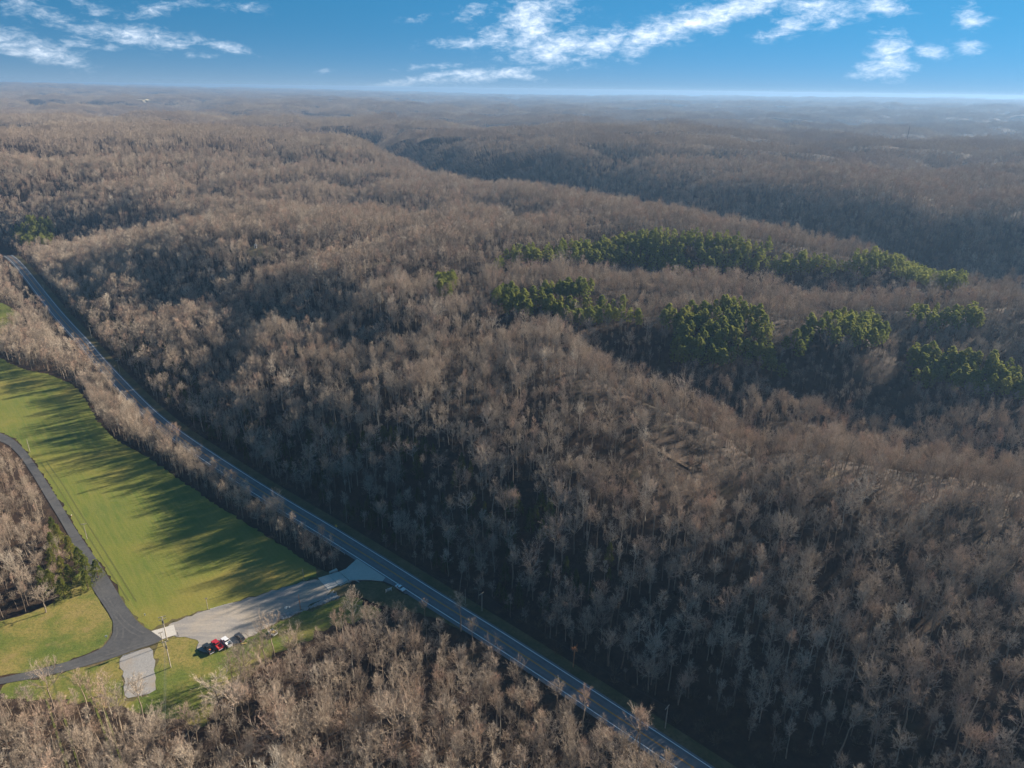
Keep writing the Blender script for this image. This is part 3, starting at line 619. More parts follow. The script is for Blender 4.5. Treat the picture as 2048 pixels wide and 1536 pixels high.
def pine(lod, seed):
    random.seed(seed); T, K = MB(), MB()
    Hh = random.uniform(17, 20); c0 = random.uniform(.36, .46); Rm = random.uniform(2.9, 3.7)
    T.tube([(0, 0, -.6), (random.uniform(-.2, .2), 0, Hh * .5), (random.uniform(-.3, .3), random.uniform(-.3, .3), Hh)], [.24, .17, .03], 5 if lod == 0 else 3, 0, False)
    nb = (34, 18)[lod]
    for b in range(nb):
        u = b / (nb - 1.0); z = Hh * (c0 + (1 - c0) * u); a = b * 2.4 + random.uniform(-.4, .4)
        L = Rm * (math.sin(math.pi * min(1, .22 + .76 * u)) ** .8) * random.uniform(.7, 1.15) + .25
        d = Vector((math.cos(a), math.sin(a), random.uniform(.05, .5))).normalized(); p = Vector((0, 0, z)); q = p + d * L
        if lod == 0: T.tube([p, q], [.05, .015], 3, 0, False)
        for c in range((5, 3)[lod]):
            c_ = p.lerp(q, random.uniform(.45, 1.05)) + rv(.3)
            for n in range((26, 13)[lod]):
                v = (rv() + Vector((0, 0, .35))).normalized(); s = v.cross(rv()).normalized() * random.uniform(.15, .28) * (1, 1.7)[lod]
                l = random.uniform(.45, .8) * (1, 1.3)[lod]
                K.add([c_ - s, c_ + s, c_ + v * l + s * .5, c_ + v * l - s * .5], [(0, 1, 2, 3)], 1)
    return T, K

def cedar(seed):
    random.seed(seed); T, K = MB(), MB()
    Hh = random.uniform(7.0, 9.5); Rm = Hh * random.uniform(.20, .29)
    T.tube([(0, 0, -.4), (0, 0, Hh * .6)], [.16, .06], 5, 0, False)
    for i in range(1500):
        u = random.random() ** .8; z = .25 + (Hh - .3) * u; r = Rm * (1 - u) ** .75 * (.75 + .25 * math.sin(u * 19 + seed)) * math.sqrt(random.uniform(.25, 1)) + .08
        a = random.uniform(0, 6.283); rr = r * (1 + .22 * math.sin(a * 3 + seed + u * 7)); c = Vector((math.cos(a) * rr, math.sin(a) * rr, z))
        v = (Vector((math.cos(a), math.sin(a), .9)) + rv(.6)).normalized(); s = v.cross(rv()).normalized() * random.uniform(.07, .17); l = random.uniform(.25, .55)
        K.add([c - s, c + s, c + v * l], [(0, 1, 2)], 1)
    return T, K

def shrub(seed, n=26, h=2.6):
    random.seed(seed); K = MB()
    for i in range(n):
        a = random.uniform(0, 6.28); p = Vector((math.cos(a), math.sin(a), 0)) * random.uniform(0, .7); p.z = -.2
        d = (Vector((math.cos(a) * .5, math.sin(a) * .5, 1)) + rv(.3)).normalized(); L = h * random.uniform(.5, 1.1)
        twig(K, p, d, L, .07, 0)
        for j in range(5): twig(K, p + d * L * random.uniform(.25, .95), (d * .7 + rv(.8)).normalized(), random.uniform(.35, .8), .06, 0)
    return K

def joined(T, K):
    m = MB(); m.v = list(T.v); m.f = list(T.f); m.mi = list(T.mi)
    m.add(K.v, K.f); m.mi = T.mi + K.mi; return m

FORMS = ['broad', 'tall', 'fan', 'slim']
PROTO = {}
for fi, fm in enumerate(FORMS):
    for v in range(2):
        T, K = bare_tree(fm, 0, 100 + fi * 10 + v)
        PROTO[('bare', fm, v)] = (T.mesh('bare_tree_trunk', M_BARK), K.mesh('bare_tree_crown', [M_BARK, M_TWIG]), joined(T, K))
for v in range(3):
    T, K = pine(0, 200 + v); PROTO[('pine', v)] = (T.mesh('pine_trunk', M_PBARK), K.mesh('pine_crown', [M_PBARK, M_PINE]), joined(T, K))
for v in range(3):
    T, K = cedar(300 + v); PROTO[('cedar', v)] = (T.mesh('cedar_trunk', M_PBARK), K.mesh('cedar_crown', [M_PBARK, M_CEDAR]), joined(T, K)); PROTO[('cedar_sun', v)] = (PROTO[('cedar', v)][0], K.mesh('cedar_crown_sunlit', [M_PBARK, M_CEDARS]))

def proto_collection(name, meshes):
    c = bpy.data.collections.new(name)
    for i, me in enumerate(meshes):
        o = bpy.data.objects.new('%s_form.%03d' % (name, i), me); c.objects.link(o)
    return c

# ------------------------------------------------------------------ instanced stands
def gn_tree(name, coll):
    ng = bpy.data.node_groups.new(name, 'GeometryNodeTree')
    ng.interface.new_socket('Geometry', in_out='INPUT', socket_type='NodeSocketGeometry')
    ng.interface.new_socket('Geometry', in_out='OUTPUT', socket_type='NodeSocketGeometry')
    n = ng.nodes; L = ng.links
    gi = n.new('NodeGroupInput'); go = n.new('NodeGroupOutput')
    ip = n.new('GeometryNodeInstanceOnPoints'); ci = n.new('GeometryNodeCollectionInfo')
    ci.inputs['Collection'].default_value = coll
    ci.inputs['Separate Children'].default_value = True; ci.inputs['Reset Children'].default_value = True
    ip.inputs['Pick Instance'].default_value = True
    def attr(nm, ty):
        a = n.new('GeometryNodeInputNamedAttribute'); a.data_type = ty; a.inputs['Name'].default_value = nm; return a.outputs['Attribute']
    er = n.new('FunctionNodeEulerToRotation')
    L.new(attr('rot', 'FLOAT_VECTOR'), er.inputs[0]); L.new(er.outputs[0], ip.inputs['Rotation'])
    L.new(attr('scl', 'FLOAT_VECTOR'), ip.inputs['Scale']); L.new(attr('pid', 'INT'), ip.inputs['Instance Index'])
    L.new(gi.outputs[0], ip.inputs['Points']); L.new(ci.outputs[0], ip.inputs['Instance']); L.new(ip.outputs[0], go.inputs[0])
    return ng
def stand(name, coll, co, rot, scl, pid, label, cat):
    me = bpy.data.meshes.new(name); n = len(co)
    me.vertices.add(n); me.vertices.foreach_set('co', np.asarray(co, np.float32).ravel())
    a = me.attributes.new('rot', 'FLOAT_VECTOR', 'POINT'); a.data.foreach_set('vector', np.asarray(rot, np.float32).ravel())
    a = me.attributes.new('scl', 'FLOAT_VECTOR', 'POINT'); a.data.foreach_set('vector', np.asarray(scl, np.float32).ravel())
    a = me.attributes.new('pid', 'INT', 'POINT'); a.data.foreach_set('value', np.asarray(pid, np.int32))
    me.update()
    o = bpy.data.objects.new(name, me); COL.objects.link(o)
    md = o.modifiers.new('stand', 'NODES'); md.node_group = gn_tree(name, coll)
    return tag(o, label, cat, None, 'stuff')

# ------------------------------------------------------------------ where trees stand
def scatter(step, y0, y1, uk=.80, pad=70):
    ys = np.arange(y0, y1, step); xs = np.arange(-uk * y1 - pad, uk * y1 + pad, step)
    X, Y = np.meshgrid(xs, ys); X = X + rng.uniform(-.48, .48, X.shape) * step; Y = Y + rng.uniform(-.48, .48, Y.shape) * step
    X = X.ravel(); Y = Y.ravel(); k = np.abs(X) < uk * Y + pad; return X[k], Y[k]
def road_off(x, y):
    d, s = segdist(x, y, ROADS); return -d * s       # positive on the hill side
BOTTOM_GRASS = LAWN2
X, Y = scatter(4.7, 96, 1250)
small_ = np.zeros(X.size, bool)
_x2, _y2 = scatter(6.2, 98, 900); X = np.r_[X, _x2]; Y = np.r_[Y, _y2]; small_ = np.r_[small_, np.ones(_x2.size, bool)]
_x3, _y3 = scatter(3.4, 225, 430); _r3 = road_off(_x3, _y3); _k3 = (_r3 < -8.5) & (_r3 > -40) & (_x3 < -50); X = np.r_[X, _x3[_k3]]; Y = np.r_[Y, _y3[_k3]]; small_ = np.r_[small_, np.ones(int(_k3.sum()), bool)]
ro = road_off(X, Y)
keep = np.ones(X.size, bool); near = np.hypot(X, Y) < 1150
edge = gnoise(X / 14, Y / 14, 31) * 2.5
keep &= ~((ro > -7.5 + edge * .4) & (ro < 9.5 + edge + 8 * sstep(230, 130, Y)) & near)
for P, b in ((SIDE, 4.5), (DRIVE, 3), (LOT, 1), (FIELD, 1.5), (LAWN1, .5), (LAWN2, .5), (VERGE, 1), (PULL, 2), (APRON, 3), (RIPRAP, 2), (PAD, 2), (CLEAR, 0), (CLEAR2, 0)):
    q = inpoly(X, Y, P); d, _ = segdist(X, Y, P, True); keep &= ~(q | (d < b))
for P in FARF: keep &= ~inpoly(X, Y, P)
dc, _ = segdist(X, Y, CREEKC); keep &= dc > 2.4
dt, _ = segdist(X, Y, TRACK); _tm = segdist(X, Y, TRACK)[1]; _cs = _tm * segdist(np.zeros(1), np.zeros(1), TRACK)[1][0] > 0   # the camera's side of the track
keep &= ~((dt < 3.0) | (_cs & (dt < 6) & (X < 125) & (rng.random(X.size) < .4)))
for q in ([(47.8, 159.1), (-9.9, 210.1), (21.7, 183.2)] + [PT['poleB'][0], PT['log'][0], PT['trailer'][0], PT['orange'][0]]): keep &= np.hypot(X - q[0], Y - q[1]) > 4.5
strip_tl = (ro < -5) & (Y > 232) & (X < -45) & near & (ro > -75)      # tree line between field and highway
keep &= ~((ro > -15) & (ro < 0) & (Y < 216) & (rng.random(X.size) < .65))
keep &= ~(strip_tl & (((ro > -18) & ~small_ & (rng.random(X.size) < .86)) | (small_ & (ro > -8.5))))
wood_bottom = (ro < -5) & (Y < 200)
keep &= ~(wood_bottom & small_ & (rng.random(X.size) < .35))
keep &= ~(wood_bottom & (rng.random(X.size) < np.where((X < -60) & (Y > 150), .25, 0.0)))
# gaps of forest floor
keep &= ~((ro > 0) & (gnoise(X / 19, Y / 19, 33) > .25) & (rng.random(X.size) < .6))
keep &= ~((ro > 0) & ~small_ & (Y < 420) & (gnoise(X / 9, Y / 9, 34) > .3) & (rng.random(X.size) < .5))
X, Y, ro, strip_tl, small_ = X[keep], Y[keep], ro[keep], strip_tl[keep], small_[keep]
Z = terrain(X, Y)
N = X.size
kind = np.zeros(N, int)                                # 0 bare, 1 pine, 2 cedar
for k_, P in PINE.items():
    q = inpoly(X + 5 * gnoise(X / 25, Y / 25, 41), Y + 5 * gnoise(X / 25, Y / 25, 42), P)
    kind[q & (rng.random(N) < (.97 if k_ in ('A', 'As', 'B', 'E', 'F') else .78))] = 1
kind[(kind == 0) & (ro > 10) & (ro < 46) & (Y > 205) & (Y < 345) & (gnoise(X / 18, Y / 18, 43) > -.12) & (rng.random(N) < .5)] = 2
kind[(kind == 0) & (ro > 12) & (ro < 34) & (Y > 345) & (Y < 640) & (rng.random(N) < .3)] = 2
hgt = rng.normal(1.0, .2, N).clip(.55, 1.5)
hgt *= 1 + .18 * gnoise(X / 60, Y / 60, 44)
hgt *= .80
hgt = np.where((ro < -5) & ~strip_tl & (Y < 330), hgt * np.interp(Y, [120, 205], [1.08, .88]), hgt)
_ds, _ = segdist(X, Y, SIDE, True); hgt = np.where((_ds < 16) & (ro < -60), hgt * .72, hgt)
hgt = np.where(strip_tl, hgt * np.interp(Y, [232, 262, 300, 420, 600], [.66, .88, 1.02, 1.0, .8]), hgt)
hgt = np.where(small_ & strip_tl, hgt * 1.45, hgt)
hgt = np.where(small_ & (kind != 1), hgt * rng.uniform(.34, .68, N), hgt)
_dk = segdist(X, Y, TRACK)[0]; hgt = np.where((_dk < 30) & (X < 125), hgt * .8, hgt)
hgt = np.where((ro > 0) & (ro < 30) & (Y > 250) & ~small_, hgt * 1.05, hgt)
for k_, P in PINE.items():
    d_, _ = segdist(X, Y, P, True); hgt = np.where((kind == 0) & (d_ < 22), hgt * .8, hgt)
hgt = np.where(kind == 2, rng.uniform(.6, 1.1, N), hgt)
hgt = np.where(kind == 1, rng.uniform(.60, .86, N), hgt)
wid = hgt * rng.uniform(.85, 1.2, N) * np.where(kind == 0, .86, np.where(kind == 1, 1.02, 1.0))
form = rng.choice(4, N, p=[.36, .16, .32, .16])
var = rng.integers(0, 2, N); yaw = rng.uniform(0, 6.283, N)
lean = rng.normal(0, .035, (N, 2))
dist = np.sqrt(X ** 2 + Y ** 2 + (CAM_H - Z) ** 2)
TB = np.array([16, 19.5, 16.5, 15]); full = np.where(kind == 0, TB[form], np.where(kind == 1, 18.5, 8.2)) * hgt
# cedars standing in a clump by the side road and on its lawn
_cl = [(-177, 238), (-170, 232), (-164, 226), (-160, 219), (-168, 222), (-174, 227), (-181, 232), (-166, 214), (-172, 217), (-186, 241), (-188, 248), (-178, 221), (-193, 253), (-160, 226)]
_cl = np.array(_cl, float)
def in_view(x, y, z, mg=0.03):
    v = np.c_[x, y, z - CAM_H]; dd = v @ np.array(_f); a = v @ np.array(_r) / dd * 1422 / 2048 + .5; b = .5 - v @ np.array(_u) / dd * 1422 / 1536
    return (a > -mg) & (a < 1 + mg) & (b > -mg) & (b < 1 + mg)
vis = in_view(X, Y, Z + full * .6)
size = full / dist * vis

# ------------------------------------------------------------------ wording for single trees
LM = [('the dark pickup', (-102, 188.5)), ('the utility trailer', (-82.8, 196.7)), ('the grey gravel lot', (-130, 176)), ('the road junction', (-142, 190)),
      ('the concrete bridge', (-64, 226)), ('the parked silver car', (-41.7, 221.7)), ('the broken orange snag', (21.7, 183.2)), ('the nearest roadside utility pole', (47.8, 159.1)),
      ('the second roadside utility pole', (-9.9, 210.1)), ('the fallen pale log', (-95, 154.4)), ('the rocky ditch', (-77, 214)), ('the lone lawn tree', (-168.3, 206.1)),
      ('the bottom edge of the hillside', (110, 130)), ('the highway at the picture bottom', (50, 138)), ('the dirt track on the ridge', (67, 272)), ('the yellow roadside sign', (-75, 261)),
      ('the bottom left corner', (-135, 125)), ('the hay field corner', (-80, 232)), ('the paved side road bend', (-205, 300)), ('the field utility pole', (-178.7, 251.6)),
      ('the guard rail end pole', PT['q3'][0]), ('the highway pole above mid field', PT['q4'][0]), ('the verge pole above the field', PT['q5'][0]), ('the pole by the sunlit highway', PT['q7'][0]), ('the top of the shaded slope', (-40, 300)), ('the right picture edge', (150, 175))]
WORDS = {'broad': 'broad round-crowned bare tree', 'tall': 'tall narrow bare tree', 'fan': 'vase-shaped bare tree', 'slim': 'slim small-crowned bare tree'}
ORD = ['nearest', 'second nearest', 'third nearest', 'fourth nearest', 'fifth nearest', 'sixth nearest', 'seventh nearest', 'eighth nearest', 'ninth nearest', 'tenth nearest', 'eleventh nearest', 'twelfth nearest', 'thirteenth nearest', 'fourteenth nearest', 'fifteenth nearest', 'sixteenth nearest', 'seventeenth nearest', 'eighteenth nearest']
def describe(items, words):
    """items: (x, y, word key) -> label, group"""
    cells = {}
    for i, (x, y, wk) in enumerate(items):
        j = min(range(len(LM)), key=lambda q: (LM[q][1][0] - x) ** 2 + (LM[q][1][1] - y) ** 2)
        dx = x - LM[j][1][0]; dy = y - LM[j][1][1]
        side = ('right of' if dx > 0 else 'left of') if abs(dx) > abs(dy) else ('beyond' if dy > 0 else 'below')
        cells.setdefault((wk, j, side), []).append((math.hypot(dx, dy), i))
    out = {}
    for (wk, j, side), L in cells.items():
        L.sort()
        for n, (d, i) in enumerate(L):
            if len(L) == 1: out[i] = '%s %s %s' % (words[wk], side, LM[j][0])
            elif n < len(ORD): out[i] = '%s %s %s %s' % (ORD[n], words[wk], side, LM[j][0])
            else: out[i] = 'outlying %s well %s %s' % (words[wk], side, LM[j][0])
    return out

def place_tree(name, protos, loc, rot, scl, label, cat, group):
    t = bpy.data.objects.new(name, None); COL.objects.link(t); t.empty_display_size = .5
    t.location = loc; t.rotation_euler = rot; t.scale = scl
    tag(t, label, cat, group)
    for nm, me in (('trunk', protos[0]), ('crown', protos[1])):
        o = bpy.data.objects.new(nm, me); COL.objects.link(o); o.parent = t
    return t

solo = np.zeros(N, bool)
order = np.argsort(-size * (kind == 0)); bi = order[:NBARE]; solo[bi] = True
lab = describe([(X[i], Y[i], FORMS[form[i]]) for i in bi], WORDS)
for q, i in enumerate(bi):
    place_tree('bare_tree', PROTO[('bare', FORMS[form[i]], int(var[i]))], (X[i], Y[i], Z[i]), (lean[i, 0], lean[i, 1], yaw[i]), (wid[i], wid[i], hgt[i]), lab[q], 'tree', 'bare winter trees in the nearest woods')
order = np.argsort(-size * (kind == 1)); pi_ = order[:min(NPINE, int((kind == 1).sum()))]; pi_ = pi_[size[pi_] > 0]; solo[pi_] = True
PN = {'As': 'green pine in the upper fork of the belt', 'A': 'green pine in the long ridge-top belt', 'B': 'green pine in the big knoll clump', 'C': 'green pine in the row right of the knoll', 'D': 'green pine in the sparse right-hand scattering', 'E': 'green pine in the right edge clump', 'F': 'dark pine in the clump beyond the highway bend', 'Gs': 'green pine in the isolated pair', 'Hs': 'green pine in the thin row left of the knoll'}
cells = {}
for i in pi_:
    best = min(PINE, key=lambda k_: float(segdist(np.array([X[i]]), np.array([Y[i]]), PINE[k_], True)[0][0]) - (1e3 if inpoly(np.array([X[i]]), np.array([Y[i]]), PINE[k_])[0] else 0))
    hw_ = 'tall' if hgt[i] > .78 else ('short' if hgt[i] < .68 else 'middling')
    cells.setdefault((best, hw_), []).append(int(i))
NTH = ['leftmost', 'second', 'third', 'fourth', 'fifth', 'sixth', 'seventh', 'eighth', 'ninth', 'tenth', 'eleventh', 'twelfth', 'thirteenth', 'fourteenth', 'fifteenth', 'sixteenth', 'seventeenth', 'eighteenth', 'nineteenth', 'twentieth']
for (best, hw_), L in cells.items():
    xs_ = np.array([X[i] / Y[i] for i in L]); th = np.quantile(xs_, [.2, .4, .6, .8]); ym = float(np.median(Y[L]))
    sub = {}
    for i in L:
        part_ = ('left end', 'left half', 'middle', 'right half', 'right end')[int(np.searchsorted(th, X[i] / Y[i]))]
        sub.setdefault((part_, 'front' if Y[i] < ym else 'back'), []).append(i)
    for (part_, fb), Q in sub.items():
        Q.sort(key=lambda i: X[i] / Y[i])
        for n_, i in enumerate(Q):
            lb_ = '%s %s pine, %s %s of %s' % (NTH[n_] if n_ < 20 else 'far-right', hw_, fb, part_, PN[best].split(' in ', 1)[1]) if len(Q) > 1 else '%s pine, %s %s of %s' % (hw_, fb, part_, PN[best].split(' in ', 1)[1])
            place_tree('pine_tree', PROTO[('pine', i % 3)], (X[i], Y[i], Z[i]), (0, 0, yaw[i]), (wid[i], wid[i], hgt[i]), lb_, 'pine tree', 'green pines in ' + PN[best].split(' in ', 1)[1])
order = np.argsort(-size * (kind == 2)); ci_ = order[:min(120, int((kind == 2).sum()))]; ci_ = ci_[size[ci_] > 0]; solo[ci_] = True
its = [(X[i], Y[i], 'c') for i in ci_] + [(c[0], c[1], 'd') for c in _cl]
lab = describe(its, {'c': 'dark green cedar in the shade', 'd': 'olive green sunlit cedar'})
for q, i in enumerate(ci_):
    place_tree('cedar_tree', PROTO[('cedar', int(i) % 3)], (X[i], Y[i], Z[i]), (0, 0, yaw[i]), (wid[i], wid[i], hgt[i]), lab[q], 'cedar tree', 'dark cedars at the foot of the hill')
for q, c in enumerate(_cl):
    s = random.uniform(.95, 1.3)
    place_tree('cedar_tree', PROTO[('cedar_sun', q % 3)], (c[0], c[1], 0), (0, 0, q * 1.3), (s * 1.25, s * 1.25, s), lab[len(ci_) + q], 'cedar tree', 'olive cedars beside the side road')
# special single trees
lone = place_tree('bare_tree', PROTO[('bare', 'broad', 0)], (PT['lone'][0][0], PT['lone'][0][1], 0), (0, 0, .4), (.9, .9, .62), 'small lone bare tree on the lawn left of the road junction', 'tree', None)
rt = place_tree('bare_tree', PROTO[('bare', 'tall', 1)], (-16.9, 199.5, 0), (0, .03, 2.0), (1.1, 1.1, .85), 'lone bare tree overlapping the highway below the second utility pole', 'tree', None)

# the rest of the near forest
b0 = [PROTO[('bare', fm, v)][2].mesh('bare_near', [M_BARK, M_TWIG]) for fm in FORMS for v in range(2)]
b1 = []
for fi, fm in enumerate(FORMS):
    for v in range(2):
        T, K = bare_tree(fm, 1, 400 + fi * 10 + v); b1.append(joined(T, K).mesh('bare_mid', [M_BARK, M_TWIG]))
CB = proto_collection('bare_tree', b0 + b1)
m = (kind == 0) & ~solo & (dist < 1260)
pid = form * 2 + var + np.where(dist > LOD_D, 8, 0)
stand('bare_forest', CB, np.c_[X, Y, Z][m], np.c_[lean, yaw][m], np.c_[wid, wid, hgt][m], pid[m], 'bare grey-brown winter forest covering the rolling hills', 'forest')
pl = []
for v in range(3):
    T, K = pine(1, 500 + v); pl.append(joined(T, K).mesh('pine_mid', [M_PBARK, M_PINE]))
for v in range(3): pl.append(PROTO[('cedar', v)][2].mesh('cedar_mid', [M_PBARK, M_CEDAR]))
CPN = proto_collection('pine_tree', pl)
m = ((kind == 1) | (kind == 2)) & ~solo
if m.any():
    stand('pine_wood', CPN, np.c_[X, Y, Z][m], np.c_[np.zeros((N, 2)), yaw][m], np.c_[wid, wid, hgt][m], (np.arange(N) % 3 + np.where(kind == 2, 3, 0))[m], 'farther green pines and cedars scattered through the bare forest', 'pine wood')
# understorey brush
sx_, sy_ = scatter(4.2, 100, 640)
ro2 = road_off(sx_, sy_); kp = ~((ro2 > -6) & (ro2 < 8.5))
for P, b in ((SIDE, 2.0), (DRIVE, 2), (LOT, 1), (FIELD, .8), (LAWN1, .5), (LAWN2, .8), (VERGE, 1), (PULL, 2), (APRON, 2), (RIPRAP, 1), (PAD, 2), (CLEAR, 0)):
    q = inpoly(sx_, sy_, P); d, _ = segdist(sx_, sy_, P, True); kp &= ~(q | (d < b))
kp &= rng.random(sx_.size) < .75
sx_, sy_, ro2 = sx_[kp], sy_[kp], ro2[kp]
sz_ = terrain(sx_, sy_); ns = sx_.size; ss = rng.uniform(.4, 1.25, ns)
CS = proto_collection('brush', [shrub(600 + v).mesh('brush', M_BRUSH) for v in range(4)])
stand('brush', CS, np.c_[sx_, sy_, sz_], np.c_[np.zeros((ns, 2)), rng.uniform(0, 6.28, ns)], np.c_[ss * 1.2, ss * 1.2, ss], rng.integers(0, 4, ns), 'dry brown brush under the bare trees and along the road cut', 'brush')

# ------------------------------------------------------------------ far forest in patches
def patch(sz, n, seed, lod=2):
    r = np.random.default_rng(seed); mb = MB(); k = int(math.sqrt(n))
    for i in range(k):
        for j in range(k):
            fm = FORMS[r.integers(0, 4)]
            T, K = FAR[fm][r.integers(0, 3)]
            x = (i + .5 + r.uniform(-.45, .45)) / k * sz - sz / 2; y = (j + .5 + r.uniform(-.45, .45)) / k * sz - sz / 2
            a = r.uniform(0, 6.28); s = r.uniform(.58, .98); c, sn = math.cos(a) * s * 1.0, math.sin(a) * s * 1.0
            for q, mo in ((T, 0), (K, None)):
                V = np.array(q.v); W = np.c_[V[:, 0] * c - V[:, 1] * sn + x, V[:, 0] * sn + V[:, 1] * c + y, V[:, 2] * s]
                o = len(mb.v); mb.v += [tuple(t) for t in W.tolist()]; mb.f += [tuple(e + o for e in f) for f in q.f]; mb.mi += q.mi
    return mb
FAR = {}
for fi, fm in enumerate(FORMS):
    FAR[fm] = [bare_tree(fm, 2, 700 + fi * 10 + v) for v in range(3)]
PS = 34.0
pm = [patch(PS, 42, 800 + v).mesh('forest_patch', [M_TWIGF, M_TWIGF]) for v in range(6)]
pm2 = [patch(68, 121, 820 + v).mesh('forest_patch_wide', [M_TWIGF, M_TWIGF]) for v in range(4)]
CF = proto_collection('forest_patch', pm + pm2)
def far_pts(step, y0, y1, r0, r1):
    x, y = scatter(step, y0, y1, .80, 60); r = np.hypot(x, y); k = (r >= r0) & (r < r1)
    for P in FARF: k &= ~inpoly(x, y, P)
    x, y = x[k], y[k]; e = 12.0
    z = terrain(x, y); gx = (terrain(x + e, y) - z) / e; gy = (terrain(x, y + e) - z) / e
    return x, y, z, gx, gy
A1 = far_pts(PS * .95, 900, 3300, 1235, 3200)
A2 = far_pts(64, 2400, 15000, 3180, 14600)
def tilt(gx, gy, yaw_):
    # rotation whose z axis follows the slope, then a quarter-turn yaw
    out = np.zeros((gx.size, 3))
    for i in range(gx.size):
        nrm = Vector((-gx[i], -gy[i], 1)).normalized(); q = Vector((0, 0, 1)).rotation_difference(nrm)
        out[i] = (q.to_matrix() @ Matrix.Rotation(yaw_[i], 3, 'Z')).to_euler()
    return out
co = np.r_[np.c_[A1[0], A1[1], A1[2]], np.c_[A2[0], A2[1], A2[2]]]
gx = np.r_[A1[3], A2[3]]; gy = np.r_[A1[4], A2[4]]; nf = len(co); n1_ = len(A1[0])
pidf = np.r_[rng.integers(0, 6, n1_), rng.integers(6, 10, nf - n1_)]
scf = np.c_[np.ones(nf) * 1.05, np.ones(nf) * 1.05, rng.uniform(.85, 1.15, nf)]
stand('far_forest', CF, co, tilt(gx, gy, rng.uniform(0, 6.28, nf)), scf, pidf, 'far bare forest on hazy hills rolling away to the horizon', 'forest')
for i, P in enumerate(FARF):
    P2 = np.array(P); cz_ = terrain(P2[:, 0], P2[:, 1]).max()
    mb = MB(); cx, cy = P2.mean(0); k = 8; q = []
    me_pts = [(P2[a] * (1 - t) + P2[(a + 1) % len(P2)] * t) for a in range(len(P2)) for t in np.linspace(0, 1, 5)[:-1]]
    ring = [(p[0], p[1], float(terrain(np.array([p[0]]), np.array([p[1]]))[0]) + 2.5) for p in me_pts]
    cz_ = float(terrain(np.array([cx]), np.array([cy]))[0]) + 2.5
    mb.add(ring + [(cx, cy, cz_)], [(a, (a + 1) % len(ring), len(ring)) for a in range(len(ring))])
    tag(mb.obj('pale_field', M_PALEF), kind='structure')

# ------------------------------------------------------------------ bridge, apron, ditch
def slab(name, poly, z0, z1, mat, parent=None):
    mb = MB(); n = len(poly)
    A = sum(poly[i][0] * poly[(i + 1) % n][1] - poly[(i + 1) % n][0] * poly[i][1] for i in range(n))
    P = list(poly) if A > 0 else list(poly)[::-1]
    mb.add([(p[0], p[1], z0) for p in P] + [(p[0], p[1], z1) for p in P],
           [tuple(range(n))[::-1], tuple(range(n, 2 * n))] + [(i, (i + 1) % n, (i + 1) % n + n, i + n) for i in range(n)])
    return mb.obj(name, mat, parent)
br = empty('concrete_bridge', (0, 0, 0))
tag(br, 'small concrete slab bridge over the ditch between gravel drive and highway', 'bridge')
S = [Vector(p) for p in SLAB]
def lerp2(a, b, t): return (a[0] + (b[0] - a[0]) * t, a[1] + (b[1] - a[1]) * t)
t0, t1, t2, t3 = SLAB
slab('deck_slab', [t0, lerp2(t0, t1, .495), lerp2(t3, t2, .495), t3], -.45, .20, M_CONC, br)
slab('deck_slab', [lerp2(t0, t1, .505), t1, t2, lerp2(t3, t2, .505)], -.45, .20, M_CONC, br)
slab('ledge', LEDGE, -.5, .42, M_CONC, br)
def wallseg(a, b, th, z0, z1): 
    d = Vector((b[0] - a[0], b[1] - a[1])).normalized(); n = Vector((-d.y, d.x)) * th / 2
    return [(a[0] - n.x, a[1] - n.y), (b[0] - n.x, b[1] - n.y), (b[0] + n.x, b[1] + n.y), (a[0] + n.x, a[1] + n.y)]
hwA = lerp2(t3, t2, .55); hwB = lerp2(t3, t2, 1.25)
ou = Vector((.45, -.9)).normalized()
def off(p, k): return (p[0] + ou.x * k, p[1] + ou.y * k)
slab('headwall', wallseg(off(hwA, .5), off(lerp2(hwA, hwB, .3), .5), .4, 0, 0), -3, .1, M_CONC, br)
slab('headwall', wallseg(off(lerp2(hwA, hwB, .72), .5), off(hwB, .5), .4, 0, 0), -3, .1, M_CONC, br)
slab('headwall', wallseg(off(lerp2(hwA, hwB, .3), .52), off(lerp2(hwA, hwB, .72), .52), .4, 0, 0), -.7, .1, M_CONC, br)
slab('wing_wall', wallseg(off(hwA, .7), off(lerp2(hwA, hwB, -.15), 4.5), .35, 0, 0), -3, -.2, M_CONC, br)
slab('wing_wall', wallseg(off(hwB, .7), off(lerp2(hwA, hwB, 1.25), 3.5), .35, 0, 0), -3, -.2, M_CONC, br)
ap = slab('concrete_apron', APRON, -.2, .17, M_CONC); tag(ap, kind='structure')

def rocks(name, pts, smin, smax, mat, parent=None, zoff=0.0):
    mb = MB()
    for x, y, z in pts:
        s = random.uniform(smin, smax); vs = []
        ph = (1 + 5 ** .5) / 2
        for v in [(-1, ph, 0), (1, ph, 0), (-1, -ph, 0), (1, -ph, 0), (0, -1, ph), (0, 1, ph), (0, -1, -ph), (0, 1, -ph), (ph, 0, -1), (ph, 0, 1), (-ph, 0, -1), (-ph, 0, 1)]:
            vs.append((x + v[0] * s * random.uniform(.35, .65), y + v[1] * s * random.uniform(.35, .65), z + zoff + v[2] * s * random.uniform(.25, .45)))
        mb.add(vs, [(0, 11, 5), (0, 5, 1), (0, 1, 7), (0, 7, 10), (0, 10, 11), (1, 5, 9), (5, 11, 4), (11, 10, 2), (10, 7, 6), (7, 1, 8), (3, 9, 4), (3, 4, 2), (3, 2, 6), (3, 6, 8), (3, 8, 9), (4, 9, 5), (2, 4, 11), (6, 2, 10), (8, 6, 7), (9, 8, 1)])
    return mb.obj(name, mat, parent)
rp = np.array(RIPRAP); ax = rng.uniform(rp[:, 0].min(), rp[:, 0].max(), 9000); ay = rng.uniform(rp[:, 1].min(), rp[:, 1].max(), 9000)
k = inpoly(ax, ay, RIPRAP); ax, ay = ax[k][:900], ay[k][:900]
